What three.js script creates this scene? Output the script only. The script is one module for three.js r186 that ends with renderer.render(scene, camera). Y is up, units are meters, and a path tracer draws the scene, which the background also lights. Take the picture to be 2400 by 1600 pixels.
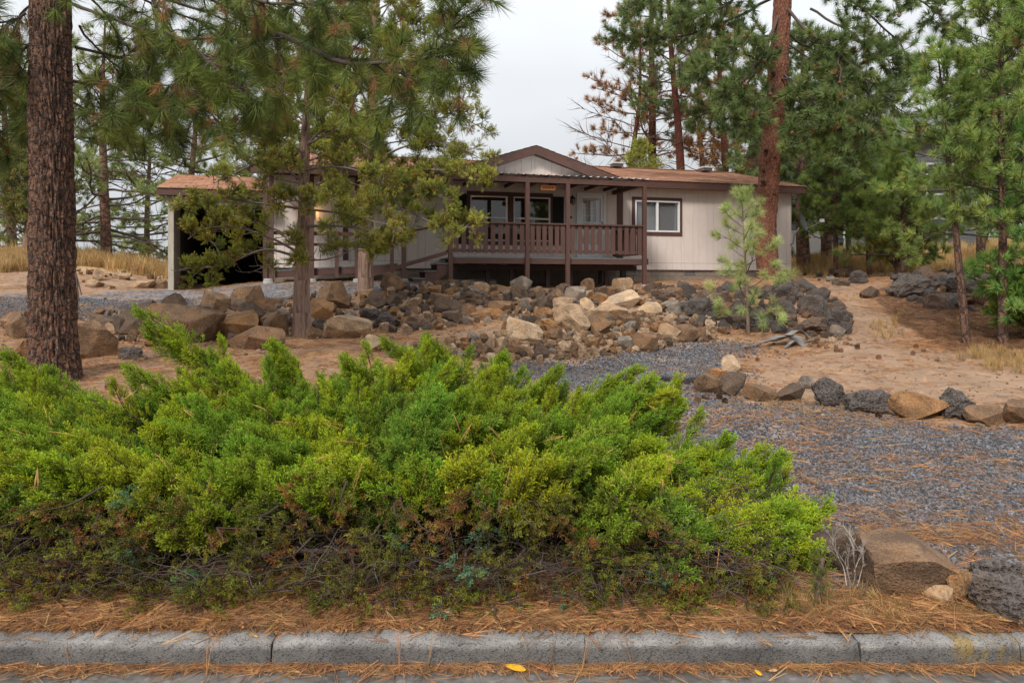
import * as THREE from 'three';
import { mergeGeometries, mergeVertices, toCreasedNormals } from 'three/addons/utils/BufferGeometryUtils.js';
import { ImprovedNoise } from 'three/addons/math/ImprovedNoise.js';

// ---------------------------------------------------------------- camera, sky, sun, exposure
const scene = new THREE.Scene();
const EYE = 1.75, F = 1700, CX = 1200, HY = 665;                    // eye height; lens and horizon in photograph pixels (2400 x 1600)
const camera = new THREE.PerspectiveCamera(2 * Math.atan(800 / F) * 180 / Math.PI, 1024 / 682, 0.1, 600);
camera.position.set(0, EYE, 0);
camera.lookAt(0, EYE, -10);
camera.setViewOffset(2400, 1600, 0, 800 - HY, 2400, 1600);          // a shifted lens keeps the verticals upright
const noise = new ImprovedNoise();
{                                                                     // an overcast sky: brighter overhead, soft cloud banks
  const W = 512, Hh = 256, data = new Float32Array(W * Hh * 4);
  for (let j = 0; j < Hh; j++) for (let i = 0; i < W; i++) {
    const el = ((j + .5) / Hh - .5) * Math.PI, az = i / W * Math.PI * 2, s = Math.max(0, Math.sin(el));
    const x = Math.cos(az) * Math.cos(el), z = Math.sin(az) * Math.cos(el), y = Math.sin(el);
    let n = 0, a = 1;
    for (let o = 0, q = 2.2; o < 5; o++, q *= 2, a *= .5) n += a * noise.noise(x * q + 3, y * q * 2.6 + 7, z * q + 1);
    const L = .86 * (1 + 2 * s) / 3 * (1 + .15 * n);
    const k = (j * W + i) * 4, c = n * .02;
    data[k] = L * (.95 - c); data[k + 1] = L * (.99); data[k + 2] = L * (1.035 + c); data[k + 3] = 1;
  }
  const t = new THREE.DataTexture(data, W, Hh, THREE.RGBAFormat, THREE.FloatType);
  t.mapping = THREE.EquirectangularReflectionMapping; t.magFilter = THREE.LinearFilter; t.needsUpdate = true;
  scene.background = t; scene.environment = t;
}
const sun = new THREE.DirectionalLight(new THREE.Color(1, .95, .88), 1.5);
sun.position.set(-14, 32, 20); sun.target.position.set(0, 0, -12);
sun.castShadow = true; sun.shadow.radius = 24; sun.shadow.mapSize.set(2048, 2048);
Object.assign(sun.shadow.camera, { left: -30, right: 30, top: 30, bottom: -30, near: 1, far: 120 });
scene.add(sun, sun.target);
const renderer = new THREE.WebGLRenderer({ antialias: true });
renderer.setSize(1024, 682);
renderer.toneMapping = THREE.LinearToneMapping;
renderer.toneMappingExposure = 2.1;
renderer.shadowMap.enabled = true;

// ---------------------------------------------------------------- helpers
function rng(seed) { let s = seed | 0; return () => { s = (s + 0x6d2b79f5) | 0; let t = Math.imul(s ^ (s >>> 15), 1 | s); t = (t + Math.imul(t ^ (t >>> 7), 61 | t)) ^ t; return ((t ^ (t >>> 14)) >>> 0) / 4294967296; }; }
const V = (x, y, z) => new THREE.Vector3(x, y, z);
const lerp = (a, b, t) => a + (b - a) * t, clamp = (x, a = 0, b = 1) => Math.min(b, Math.max(a, x));
const smooth = (a, b, x) => { const t = clamp((x - a) / (b - a)); return t * t * (3 - 2 * t); };
const fbm = (x, y, z, o = 4) => { let n = 0, a = 1; for (let i = 0; i < o; i++) { n += a * noise.noise(x, y, z); x *= 2.03; y *= 2.03; z *= 2.03; a *= .5; } return n; };
const mixC = (a, b, t) => [lerp(a[0], b[0], t), lerp(a[1], b[1], t), lerp(a[2], b[2], t)];
const usedNames = {};
function numbered(n) { const k = usedNames[n] = (usedNames[n] ?? -1) + 1; return k ? n + '_' + String(k).padStart(3, '0') : n; }
function tag(o, label, category, group, kind) {
  if (label) o.userData.label = label; if (category) o.userData.category = category;
  if (group) o.userData.group = group; if (kind) o.userData.kind = kind; return o;
}
function shade(o) { o.castShadow = o.receiveShadow = true; return o; }
function thing(name, label, category, pos, turn = 0, group) {
  const o = new THREE.Group(); o.name = numbered(name); o.position.copy(pos); o.rotation.y = turn; scene.add(o);
  return tag(o, label, category, group);
}
function part(parent, name, geo, mat, kind, label) {
  const m = shade(new THREE.Mesh(geo, mat)); m.name = name; parent.add(m);
  if (kind) m.userData.kind = kind; if (label) m.userData.label = label; return m;
}
function solo(name, geo, mat, label, category, group, kind) {
  const m = shade(new THREE.Mesh(geo, mat)); m.name = numbered(name); scene.add(m); return tag(m, label, category, group, kind);
}
function std(c, rough = .9, extra = {}) { const m = new THREE.MeshStandardMaterial({ roughness: rough, ...extra }); m.color.setRGB(...c); m.side = THREE.DoubleSide; return m; }
function leafMat(trans = .35, c = [1, 1, 1], tint = false) {
  const m = new THREE.MeshPhysicalMaterial({ roughness: 1, transmission: trans, thickness: 0, specularIntensity: .25, side: THREE.DoubleSide, vertexColors: tint });
  m.color.setRGB(...c); return m;
}
// mesh builder: triangles with uv and colour
class MB {
  constructor() { this.p = []; this.u = []; this.c = []; this.i = []; this.n = 0; }
  v(x, y, z, u = 0, w = 0, c = [1, 1, 1]) { this.p.push(x, y, z); this.u.push(u, w); this.c.push(c[0], c[1], c[2]); return this.n++; }
  t(a, b, c) { this.i.push(a, b, c); }
  q(a, b, c, d) { this.i.push(a, b, c, a, c, d); }
  tube(pts, r0, r1, sides = 6, c = [1, 1, 1], cap = true, uRep = 0) {
    const n = pts.length, up = V(0, 1, 0); let len = 0, last = null;
    const t = V(), a = V(), b = V(), first = this.n;
    for (let k = 0; k < n; k++) {
      t.subVectors(pts[Math.min(n - 1, k + 1)], pts[Math.max(0, k - 1)]).normalize();
      if (!last) { a.crossVectors(Math.abs(t.y) > .9 ? V(1, 0, 0) : up, t).normalize(); } else { a.copy(last).addScaledVector(t, -last.dot(t)).normalize(); }
      last = a.clone(); b.crossVectors(t, a);
      if (k) len += pts[k].distanceTo(pts[k - 1]);
      const r = lerp(r0, r1, k / (n - 1)), per = uRep || r0 * 6.283;
      for (let j = 0; j <= sides; j++) {
        const q = j / sides * Math.PI * 2, cs = Math.cos(q) * r, sn = Math.sin(q) * r;
        this.v(pts[k].x + a.x * cs + b.x * sn, pts[k].y + a.y * cs + b.y * sn, pts[k].z + a.z * cs + b.z * sn, j / sides * per, len, c);
      }
    }
    for (let k = 0; k < n - 1; k++) for (let j = 0; j < sides; j++) {
      const x = first + k * (sides + 1) + j; this.q(x, x + 1, x + sides + 2, x + sides + 1);
    }
    if (cap) { const e = pts[n - 1], m = this.v(e.x, e.y, e.z, 0, len, c), x = first + (n - 1) * (sides + 1); for (let j = 0; j < sides; j++) this.t(x + j, x + j + 1, m); }
    return this;
  }
  geo(smoothN = true) {
    const g = new THREE.BufferGeometry();
    g.setAttribute('position', new THREE.BufferAttribute(new Float32Array(this.p), 3));
    g.setAttribute('uv', new THREE.BufferAttribute(new Float32Array(this.u), 2));
    g.setAttribute('color', new THREE.BufferAttribute(new Float32Array(this.c), 3));
    g.setIndex(this.i); if (smoothN) g.computeVertexNormals(); return g;
  }
}
// instances gathered under one part
class Scatter {
  constructor(geo, mat) { this.geo = geo; this.mat = mat; this.m = []; this.c = []; }
  put(pos, dir, size, roll, col, flat = 1) {
    const q = new THREE.Quaternion().setFromUnitVectors(V(0, 1, 0), dir).multiply(new THREE.Quaternion().setFromAxisAngle(V(0, 1, 0), roll));
    this.m.push(new THREE.Matrix4().compose(pos, q, V(size * flat, size, size * flat))); this.c.push(col);
  }
  build(name, parent, kind = 'stuff') {
    const im = shade(new THREE.InstancedMesh(this.geo, this.mat, this.m.length)), o = parent.isScene ? V(0, 0, 0) : parent.position, c = new THREE.Color();
    this.m.forEach((m, k) => { m.elements[12] -= o.x; m.elements[13] -= o.y; m.elements[14] -= o.z; im.setMatrixAt(k, m); im.setColorAt(k, c.setRGB(...this.c[k])); });
    im.name = name; im.userData.kind = kind; parent.add(im); return im;
  }
}
function relGeo(g, o) { return g.translate(-o.x, -o.y, -o.z); }
const rv = (R) => { const z = R() * 2 - 1, a = R() * 6.283, s = Math.sqrt(1 - z * z); return V(s * Math.cos(a), z, s * Math.sin(a)); };
// point along a photograph pixel's ray at a depth
const at = (x, y, d) => V((x - CX) / F * d, EYE - (y - HY) / F * d, -d);

// ---------------------------------------------------------------- textures
function tileNoise(per, seed) {                                      // periodic value noise
  const R = rng(seed), g = new Float32Array(per * per).map(() => R());
  return (x, y) => {
    const xi = Math.floor(x), yi = Math.floor(y), fx = x - xi, fy = y - yi, sx = fx * fx * (3 - 2 * fx), sy = fy * fy * (3 - 2 * fy);
    const w = (q) => ((q % per) + per) % per, a = g[w(yi) * per + w(xi)], b = g[w(yi) * per + w(xi + 1)], c = g[w(yi + 1) * per + w(xi)], d = g[w(yi + 1) * per + w(xi + 1)];
    return lerp(lerp(a, b, sx), lerp(c, d, sx), sy);
  };
}
function tileFbm(base, oct, seed) { const ns = []; for (let o = 0; o < oct; o++) ns.push(tileNoise(base << o, seed + o)); let s = 0; for (let o = 0; o < oct; o++) s += .5 ** o; return (u, v) => { let n = 0; for (let o = 0; o < oct; o++) n += .5 ** o * ns[o](u * (base << o), v * (base << o)); return n / s; }; }
function tex(w, h, fn, srgb = true, repeat) {
  const d = new Uint8Array(w * h * 4), enc = (x) => srgb ? (x <= .0031308 ? x * 12.92 : 1.055 * Math.pow(x, 1 / 2.4) - .055) : x;
  for (let j = 0; j < h; j++) for (let i = 0; i < w; i++) { const c = fn((i + .5) / w, (j + .5) / h, i, j), k = (j * w + i) * 4; for (let q = 0; q < 3; q++) d[k + q] = clamp(enc(clamp(Array.isArray(c) ? c[q] : c))) * 255; d[k + 3] = 255; }
  const t = new THREE.DataTexture(d, w, h); t.wrapS = t.wrapT = THREE.RepeatWrapping; t.magFilter = THREE.LinearFilter; t.minFilter = THREE.LinearMipmapLinearFilter; t.generateMipmaps = true;
  if (srgb) t.colorSpace = THREE.SRGBColorSpace; if (repeat) t.repeat.set(...repeat); t.needsUpdate = true; return t;
}
function cells(nx, ny, seed) {                                       // periodic cell distances: [F1, F2, id]
  const R = rng(seed), px = [], py = [], id = []; for (let k = 0; k < nx * ny; k++) { px.push(R()); py.push(R()); id.push(R()); }
  return (u, v) => {
    const x = u * nx, y = v * ny, xi = Math.floor(x), yi = Math.floor(y); let a = 9, b = 9, q = 0;
    for (let j = -1; j <= 1; j++) for (let i = -1; i <= 1; i++) { const k = (((yi + j) % ny + ny) % ny) * nx + ((xi + i) % nx + nx) % nx, dx = xi + i + px[k] - x, dy = yi + j + py[k] - y, d = Math.sqrt(dx * dx + dy * dy); if (d < a) { b = a; a = d; q = id[k]; } else if (d < b) b = d; }
    return [a, b, q];
  };
}
const nA = tileFbm(4, 6, 11), nB = tileFbm(8, 5, 29), nC = tileFbm(32, 3, 47), nD = tileFbm(3, 4, 83);
const grainTex = tex(512, 512, (u, v) => { const n = nA(u, v) * .6 + nC(u, v) * .4; return [.55 + .9 * (n - .3), .55 + .9 * (n - .3), .55 + .9 * (n - .3)]; });
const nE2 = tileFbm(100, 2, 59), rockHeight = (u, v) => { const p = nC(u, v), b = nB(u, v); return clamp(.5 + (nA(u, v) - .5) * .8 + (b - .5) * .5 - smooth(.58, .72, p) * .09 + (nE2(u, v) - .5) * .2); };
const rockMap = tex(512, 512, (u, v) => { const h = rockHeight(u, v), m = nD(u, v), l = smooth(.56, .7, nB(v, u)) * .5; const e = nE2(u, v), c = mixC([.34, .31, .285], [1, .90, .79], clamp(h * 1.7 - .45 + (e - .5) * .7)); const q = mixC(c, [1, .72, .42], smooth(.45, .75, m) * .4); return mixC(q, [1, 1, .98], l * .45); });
const rockBump = tex(512, 512, (u, v) => rockHeight(u, v), false);
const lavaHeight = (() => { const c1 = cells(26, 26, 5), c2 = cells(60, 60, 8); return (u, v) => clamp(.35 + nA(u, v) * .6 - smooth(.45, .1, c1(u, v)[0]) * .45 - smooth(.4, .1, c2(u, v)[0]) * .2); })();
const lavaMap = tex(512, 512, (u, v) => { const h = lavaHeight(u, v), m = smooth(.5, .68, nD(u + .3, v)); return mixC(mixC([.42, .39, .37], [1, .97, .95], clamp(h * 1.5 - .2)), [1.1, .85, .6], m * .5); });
const lavaBump = tex(512, 512, lavaHeight, false);
function barkTex(nx, ny, seed, plate, plate2, crack, w, h) {
  const c1 = cells(nx, ny, seed), c2 = cells(nx * 3, ny * 3, seed + 1), H = (u, v) => { const wu = u + (nB(u, v) - .5) * .16 + (nC(u, v) - .5) * .05, wv = v + (nA(v, u) - .5) * .3 + (nC(v, u) - .5) * .1; const [a, b] = c1(wu, wv), [e, f] = c2(wu, wv); return clamp(smooth(0, .34, b - a) * .75 + smooth(0, .4, f - e) * .25) * (.75 + .25 * nC(u, v)); };
  const map = tex(w, h, (u, v) => { const x = H(u, v), n = nC(u, v), id = nA(v + .3, u); return mixC(crack, mixC(plate, plate2, clamp(id * .8 + (n - .5) * .9)), Math.pow(x, 1.2)); });
  return [map, tex(w, h, H, false)];
}
const [pineBark, pineBump] = barkTex(9, 4, 3, [.165, .10, .074], [.32, .14, .07], [.045, .03, .024], 512, 512);
const [redBark, redBump] = barkTex(10, 5, 6, [.36, .135, .07], [.24, .10, .06], [.09, .04, .03], 512, 512);
const juniperBarkH = (u, v) => { const s = nA(u * 2 + (nD(u, v) - .5) * .1, v * .25), f = tileF2(u, v); return clamp(s * .5 + f * .5); };
const tf2a = tileNoise(64, 71), tf2b = tileNoise(32, 73); function tileF2(u, v) { return tf2a(u * 64 + (nB(u, v) - .5) * 6, v * 6.4 * 1.0) * .6 + tf2b(u * 32, v * 3.2) * .4; }
const juniperBark = tex(512, 512, (u, v) => mixC([.10, .06, .045], [.42, .27, .205], clamp(juniperBarkH(u, v) * 1.7 - .35)));
const juniperBump = tex(512, 512, juniperBarkH, false);
const woodH = (u, v) => clamp(.5 + (tileF2(v * .5, u) - .5) * .8 + (nC(u, v) - .5) * .2);
const woodTex = tex(256, 256, (u, v) => { const h = woodH(u, v), n = nA(u, v); return [.72 + .36 * (h - .4) + .35 * (n - .5), .72 + .36 * (h - .4) + .3 * (n - .5), .72 + .36 * (h - .4) + .28 * (n - .5)]; });
const plainTex = tex(256, 256, (u, v) => { const n = nA(u, v * .5), m = nC(u, v); return [.94 + .14 * (n - .5) + .06 * (m - .5), .94 + .15 * (n - .5) + .06 * (m - .5), .94 + .17 * (n - .5) + .06 * (m - .5)]; });
const nE = tileFbm(90, 2, 57), concH = (u, v) => clamp(.25 + nB(u, v) * .35 + nE(u, v) * .5 - smooth(.66, .8, nE(v, u)) * .5);
const concTex = tex(512, 512, (u, v) => { const h = concH(u, v), s = nA(u, v); return mixC([.36, .34, .33], [1, .98, .95], clamp(h * 1.1 + (s - .5) * .7)); });
const concBump = tex(512, 512, concH, false);
const asphaltTex = tex(512, 512, (u, v) => { const n = nC(u, v), m = nA(u, v), s = smooth(.6, .75, nC(v, u)); return mixC([.05, .044, .04], [.18, .158, .143], clamp(n * .9 + (m - .5) * .5 + s * .4 - .1)); });
const asphaltBump = tex(512, 512, (u, v) => nC(u, v), false);

// ---------------------------------------------------------------- shared materials
const M = {
  siding: std([.72, .625, .57], .8, { map: plainTex }), sidingGap: std([.22, .18, .16], 1), sidingDoor: std([.64, .54, .48], .8),
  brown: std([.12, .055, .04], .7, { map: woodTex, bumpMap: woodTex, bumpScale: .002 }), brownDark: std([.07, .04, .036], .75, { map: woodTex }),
  black: std([.015, .014, .014], .9), white: std([.74, .75, .77], .45), whiteTrim: std([.76, .76, .76], .5), greyDeck: std([.12, .125, .13], .85),
  metalRoof: std([.62, .66, .68], .45, { metalness: .3 }), cmu: std([.30, .25, .21], .95, { map: concTex, bumpMap: concBump, bumpScale: .004 }), mortar: std([.22, .19, .17], 1),
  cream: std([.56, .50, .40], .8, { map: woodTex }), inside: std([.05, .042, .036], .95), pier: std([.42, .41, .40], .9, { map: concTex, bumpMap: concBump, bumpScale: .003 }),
  glass: new THREE.MeshPhysicalMaterial({ color: 0xffffff, roughness: .03, transmission: 1, thickness: 0, ior: 1.5, side: THREE.DoubleSide }),
  blind: std([.22, .225, .23], .6), curtain: std([.5, .48, .44], 1), pineBark: std([1, 1, 1], .95, { map: pineBark, bumpMap: pineBump, bumpScale: .03 }),
  redBark: std([1, 1, 1], .95, { map: redBark, bumpMap: redBump, bumpScale: .018 }), jBark: std([1, 1, 1], .95, { map: juniperBark, bumpMap: juniperBump, bumpScale: .012 }),
  twig: std([.085, .06, .05], .95), greyTwig: std([.19, .15, .135], .95), deadTwig: std([.13, .08, .065], .95), bushGrey: std([.085, .064, .052], .95), bushBrown: std([.055, .032, .023], .95),
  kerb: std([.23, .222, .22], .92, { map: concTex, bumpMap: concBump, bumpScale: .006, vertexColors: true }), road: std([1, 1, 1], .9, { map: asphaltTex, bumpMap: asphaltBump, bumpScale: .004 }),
  needle: leafMat(.18), litter: std([1, 1, 1], .85), spray: leafMat(.2, [1, 1, 1], true), grass: leafMat(.3), steel: std([.22, .23, .24], .5, { metalness: .4 }),
};
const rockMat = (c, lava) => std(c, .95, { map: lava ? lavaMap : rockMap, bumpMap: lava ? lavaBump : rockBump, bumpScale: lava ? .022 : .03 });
const ROCK = {
  brown: rockMat([.26, .165, .098]), orange: rockMat([.36, .205, .095]), tan: rockMat([.50, .365, .245]), pale: rockMat([.66, .51, .36]), grey: rockMat([.31, .275, .245]),
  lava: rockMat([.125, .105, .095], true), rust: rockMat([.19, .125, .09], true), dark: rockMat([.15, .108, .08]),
};

// ---------------------------------------------------------------- house frame: s along the front wall, v height, t towards the street
const HA = Math.asin(.266), HP = V(4.08, 0, -22), HU = V(.964, 0, -.266), HN = V(.266, 0, .964);
const hw = (s, v, t) => V(HP.x + HU.x * s + HN.x * t, v, HP.z + HU.z * s + HN.z * t);

// ---------------------------------------------------------------- terrain: a thin-plate surface through measured points [X, depth, height]
const ctl = [[-6, 3.45, .12], [-3, 3.45, .115], [0, 3.45, .115], [3, 3.45, .12], [6, 3.45, .12], [-4, 4.8, .24], [0, 4.8, .22], [2.2, 4.5, .22], [5, 4.5, .21], [-4, 6.4, .44], [0, 6.5, .38], [2.5, 6.5, .36], [6, 6.5, .37],
  [-14, 8, .7], [-16, 14, 1.42], [14, 8, .55], [16, 14, 1.4], [-12, 4, .16], [12, 4, .15], [22, 25, 2.7], [-30, 20, 2.6], [-20, 10, 1.0], [20, 10, .9], [-14, 34, 1.9], [-26, 34, 2.6], [-30, 60, 1], [-60, 60, 1], [0, 60, 2.6], [30, 60, 4.6], [14, 60, 4.4], [14, 38, 3.4], [26, 38, 3.8], [60, 60, 5], [0, 30, 2.2], [-6, 26, 2.0]];
for (const [x, y, d] of [[120, 893, 8.4], [350, 870, 8.8], [640, 830, 10], [400, 826, 10.1], [200, 830, 9.9], [705, 787, 12.5], [500, 802, 10.9], [450, 738, 13], [300, 738, 12.6], [90, 762, 11.2], [300, 702, 15.5], [100, 702, 15], [500, 692, 15.8],
  [900, 776, 12.7], [1040, 760, 14], [1180, 749, 15], [1000, 800, 11.2], [1130, 792, 11.4], [900, 835, 9.9], [1080, 838, 9.9], [1230, 842, 10.6], [1235, 765, 11.6], [1260, 750, 13.2], [1440, 827, 11.3], [1640, 801, 12.5], [1500, 880, 9.43], [1690, 931, 8.2], [2000, 962, 7.6], [2350, 1003, 6.9],
  [1350, 722, 13.4], [1450, 702, 15], [1600, 683, 17.3], [1755, 783, 13], [1930, 796, 12.2], [1880, 692, 16.8], [1810, 653, 19.4], [1990, 803, 11.9], [2000, 742, 14], [1990, 692, 17], [1920, 656, 21], [2100, 852, 10], [2300, 882, 9.3], [2400, 832, 10.5], [2150, 722, 15], [2150, 652, 19], [2260, 803, 12], [2390, 792, 12], [2400, 702, 15], [2300, 652, 19],
  [2000, 621, 28], [2300, 611, 28], [1900, 620, 27], [225, 655, 19], [300, 641, 21], [60, 660, 18], [60, 602, 24], [200, 606, 24], [350, 633, 24]]) { const p = at(x, y, d); ctl.push([p.x, d, p.y]); }
for (const [s, v, t] of [[-13.25, 1.58, .3], [-10.7, 1.76, 2], [-8.7, 1.78, 2], [-6.4, 1.74, 2], [-4.4, 1.60, 2], [-3.3, 1.56, 2], [-1.1, 1.72, 2], [1, 1.85, .4], [5, 1.86, .3], [6.6, 2.1, -2], [-5, 1.47, 3.3], [-3, 1.44, 3.3], [-1, 1.57, 3.1], [-7.5, 1.62, 3], [-5, 1.7, .2], [-12, 1.66, -4], [-13.2, 1.66, -5]]) { const p = hw(s, v, t); ctl.push([p.x, -p.z, p.y]); }
const tps = (() => {
  const n = ctl.length, N = n + 3, A = [], U = (r2) => r2 < 1e-9 ? 0 : r2 * Math.log(r2) * .5;
  for (let i = 0; i < n; i++) { const row = new Float64Array(N + 1); for (let j = 0; j < n; j++) row[j] = U((ctl[i][0] - ctl[j][0]) ** 2 + (ctl[i][1] - ctl[j][1]) ** 2); row[i] += .06; row[n] = 1; row[n + 1] = ctl[i][0]; row[n + 2] = ctl[i][1]; row[N] = ctl[i][2]; A.push(row); }
  for (let k = 0; k < 3; k++) { const row = new Float64Array(N + 1); for (let j = 0; j < n; j++) row[j] = k ? ctl[j][k - 1] : 1; A.push(row); }
  for (let c = 0; c < N; c++) { let b = c; for (let r = c + 1; r < N; r++) if (Math.abs(A[r][c]) > Math.abs(A[b][c])) b = r; [A[c], A[b]] = [A[b], A[c]]; for (let r = c + 1; r < N; r++) { const f = A[r][c] / A[c][c]; if (f) for (let k = c; k <= N; k++) A[r][k] -= f * A[c][k]; } }
  const w = new Float64Array(N); for (let r = N - 1; r >= 0; r--) { let s = A[r][N]; for (let k = r + 1; k < N; k++) s -= A[r][k] * w[k]; w[r] = s / A[r][r]; }
  return (x, d) => { let s = w[n] + w[n + 1] * x + w[n + 2] * d; for (let j = 0; j < n; j++) s += w[j] * U((x - ctl[j][0]) ** 2 + (d - ctl[j][1]) ** 2); return s; };
})();
const roughAt = (x, d) => fbm(x * .9, d * .9, 5.5, 4) * .05 * smooth(3.6, 6, d) + fbm(x * 4, d * 4, 2.5, 2) * .012;
const GX0 = -18, GX1 = 20, GD0 = 3.4, GD1 = 34, GS = .1, GNX = Math.round((GX1 - GX0) / GS) + 1, GND = Math.round((GD1 - GD0) / GS) + 1;
const grid = new Float32Array(GNX * GND);
for (let j = 0; j < GND; j++) for (let i = 0; i < GNX; i++) { const x = GX0 + i * GS, d = GD0 + j * GS; grid[j * GNX + i] = tps(x, d) + roughAt(x, d); }
function hf(x, d) {
  const a = (x - GX0) / GS, b = (d - GD0) / GS;
  if (a < 0 || b < 0 || a >= GNX - 1 || b >= GND - 1) return d < 3.42 ? 0 : tps(x, d);
  const i = Math.floor(a), j = Math.floor(b), u = a - i, w = b - j, k = j * GNX + i;
  return lerp(lerp(grid[k], grid[k + 1], u), lerp(grid[k + GNX], grid[k + GNX + 1], u), w);
}
function ground(x, y, far = 60) {                                     // where a photograph pixel's ray meets the ground
  const kx = (x - CX) / F, ky = (y - HY) / F; let last = 3.42;
  for (let d = 3.45; d < far; d += .04) { if (EYE - ky * d < hf(kx * d, d)) { let a = last, b = d; for (let q = 0; q < 12; q++) { const m = (a + b) / 2; if (EYE - ky * m < hf(kx * m, m)) b = m; else a = m; } return V(kx * b, hf(kx * b, b), -b); } last = d; }
  return at(x, y, far);
}
// which ground lies where: polygons in plan, found from the photograph's outlines
const plan = (pts) => pts.map(([x, y]) => { const p = ground(x, y); return [p.x, -p.z]; });
const insideP = (poly, x, d) => { let c = false; for (let i = 0, j = poly.length - 1; i < poly.length; j = i++) { const [a, b] = poly[i], [e, f] = poly[j]; if ((b > d) !== (f > d) && x < (e - a) * (d - b) / (f - b) + a) c = !c; } return c; };
const gravelLow = [...plan([[1205, 856], [1320, 842], [1440, 832], [1640, 806], [1760, 800], [1850, 826], [1740, 850], [1660, 900], [1690, 930], [1830, 948], [2000, 966], [2200, 990], [2420, 1012]]), [8, 6.8], [8, 3.7], [2.0, 3.8], [1.5, 4.6], [.5, 6.4], [-.6, 7.4], [-.3, 8.6], [0, 9.3]];
const gravelHigh = [...plan([[-60, 768], [180, 745], [330, 735], [480, 726], [640, 712], [860, 695], [1000, 690]]), ...[[-5, 1.5, 2.6], [-10.6, 1, 1], [-13.4, 1, 0]].map(([s, v, t]) => { const p = hw(s, v, t); return [p.x, -p.z]; }), ...plan([[385, 679], [200, 684], [-60, 690]])];
const pathPoly = plan([[1890, 648], [1945, 652], [2010, 690], [2060, 730], [2100, 790], [2180, 830], [2420, 850], [2420, 990], [2000, 940], [1760, 880], [1850, 830], [2010, 810], [1975, 740], [1955, 690]]);
function kinds(x, d) {                                                // [gravel, needles, grass]
  const wx = x + fbm(x * .8, d * .8, 1.5, 3) * .5, wd = d + fbm(x * .8, d * .8, 9.5, 3) * .4;
  let g = 0; for (const [ox, od] of [[0, 0], [.18, .1], [-.18, .1], [.1, -.2], [-.1, -.2]]) g += (insideP(gravelLow, wx + ox, wd + od) || insideP(gravelHigh, wx + ox, wd + od)) ? .2 : 0;
  const patch = fbm(x * .7, d * 1.1, 3.3, 4);
  g *= clamp(.9 - smooth(.05, .5, patch) * .55);
  let nd = smooth(-.25, .5, fbm(x * .6 + 8, d * .8, 7.1, 4)) * .5;
  if (d < (x > 1.3 ? 3.7 : 4.05)) nd = .9; if (x < -.5 && d < 13) nd = Math.max(nd, .45 + .35 * patch); if (x > 3.2 && d > 9.5) nd += .45; if (insideP(pathPoly, wx, wd)) nd *= .15;
  const gr = smooth(23, 26, d + patch * 2) + smooth(19.5, 22, d + patch) * smooth(-9, -12, x);
  return [g, clamp(nd), clamp(gr)];
}
const cache = new Float32Array(191 * 154 * 3); for (let j = 0; j < 154; j++) for (let i = 0; i < 191; i++) { const k = kinds(GX0 + i / 190 * (GX1 - GX0), GD0 + j / 153 * (GD1 - GD0)); cache.set(k, (j * 191 + i) * 3); }
const kk = (u, v, c) => { const a = u * 190, b = v * 153, i = Math.min(189, a | 0), j = Math.min(152, b | 0), x = a - i, y = b - j, q = (j * 191 + i) * 3 + c; return lerp(lerp(cache[q], cache[q + 3], x), lerp(cache[q + 573], cache[q + 576], x), y); };
const kindsFast = (x, d) => { const u = (x - GX0) / (GX1 - GX0), v = (d - GD0) / (GD1 - GD0); return u < 0 || v < 0 || u > 1 || v > 1 ? [0, .3, clamp(smooth(23, 26, d))] : [kk(u, v, 0), kk(u, v, 1), kk(u, v, 2)]; };
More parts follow.
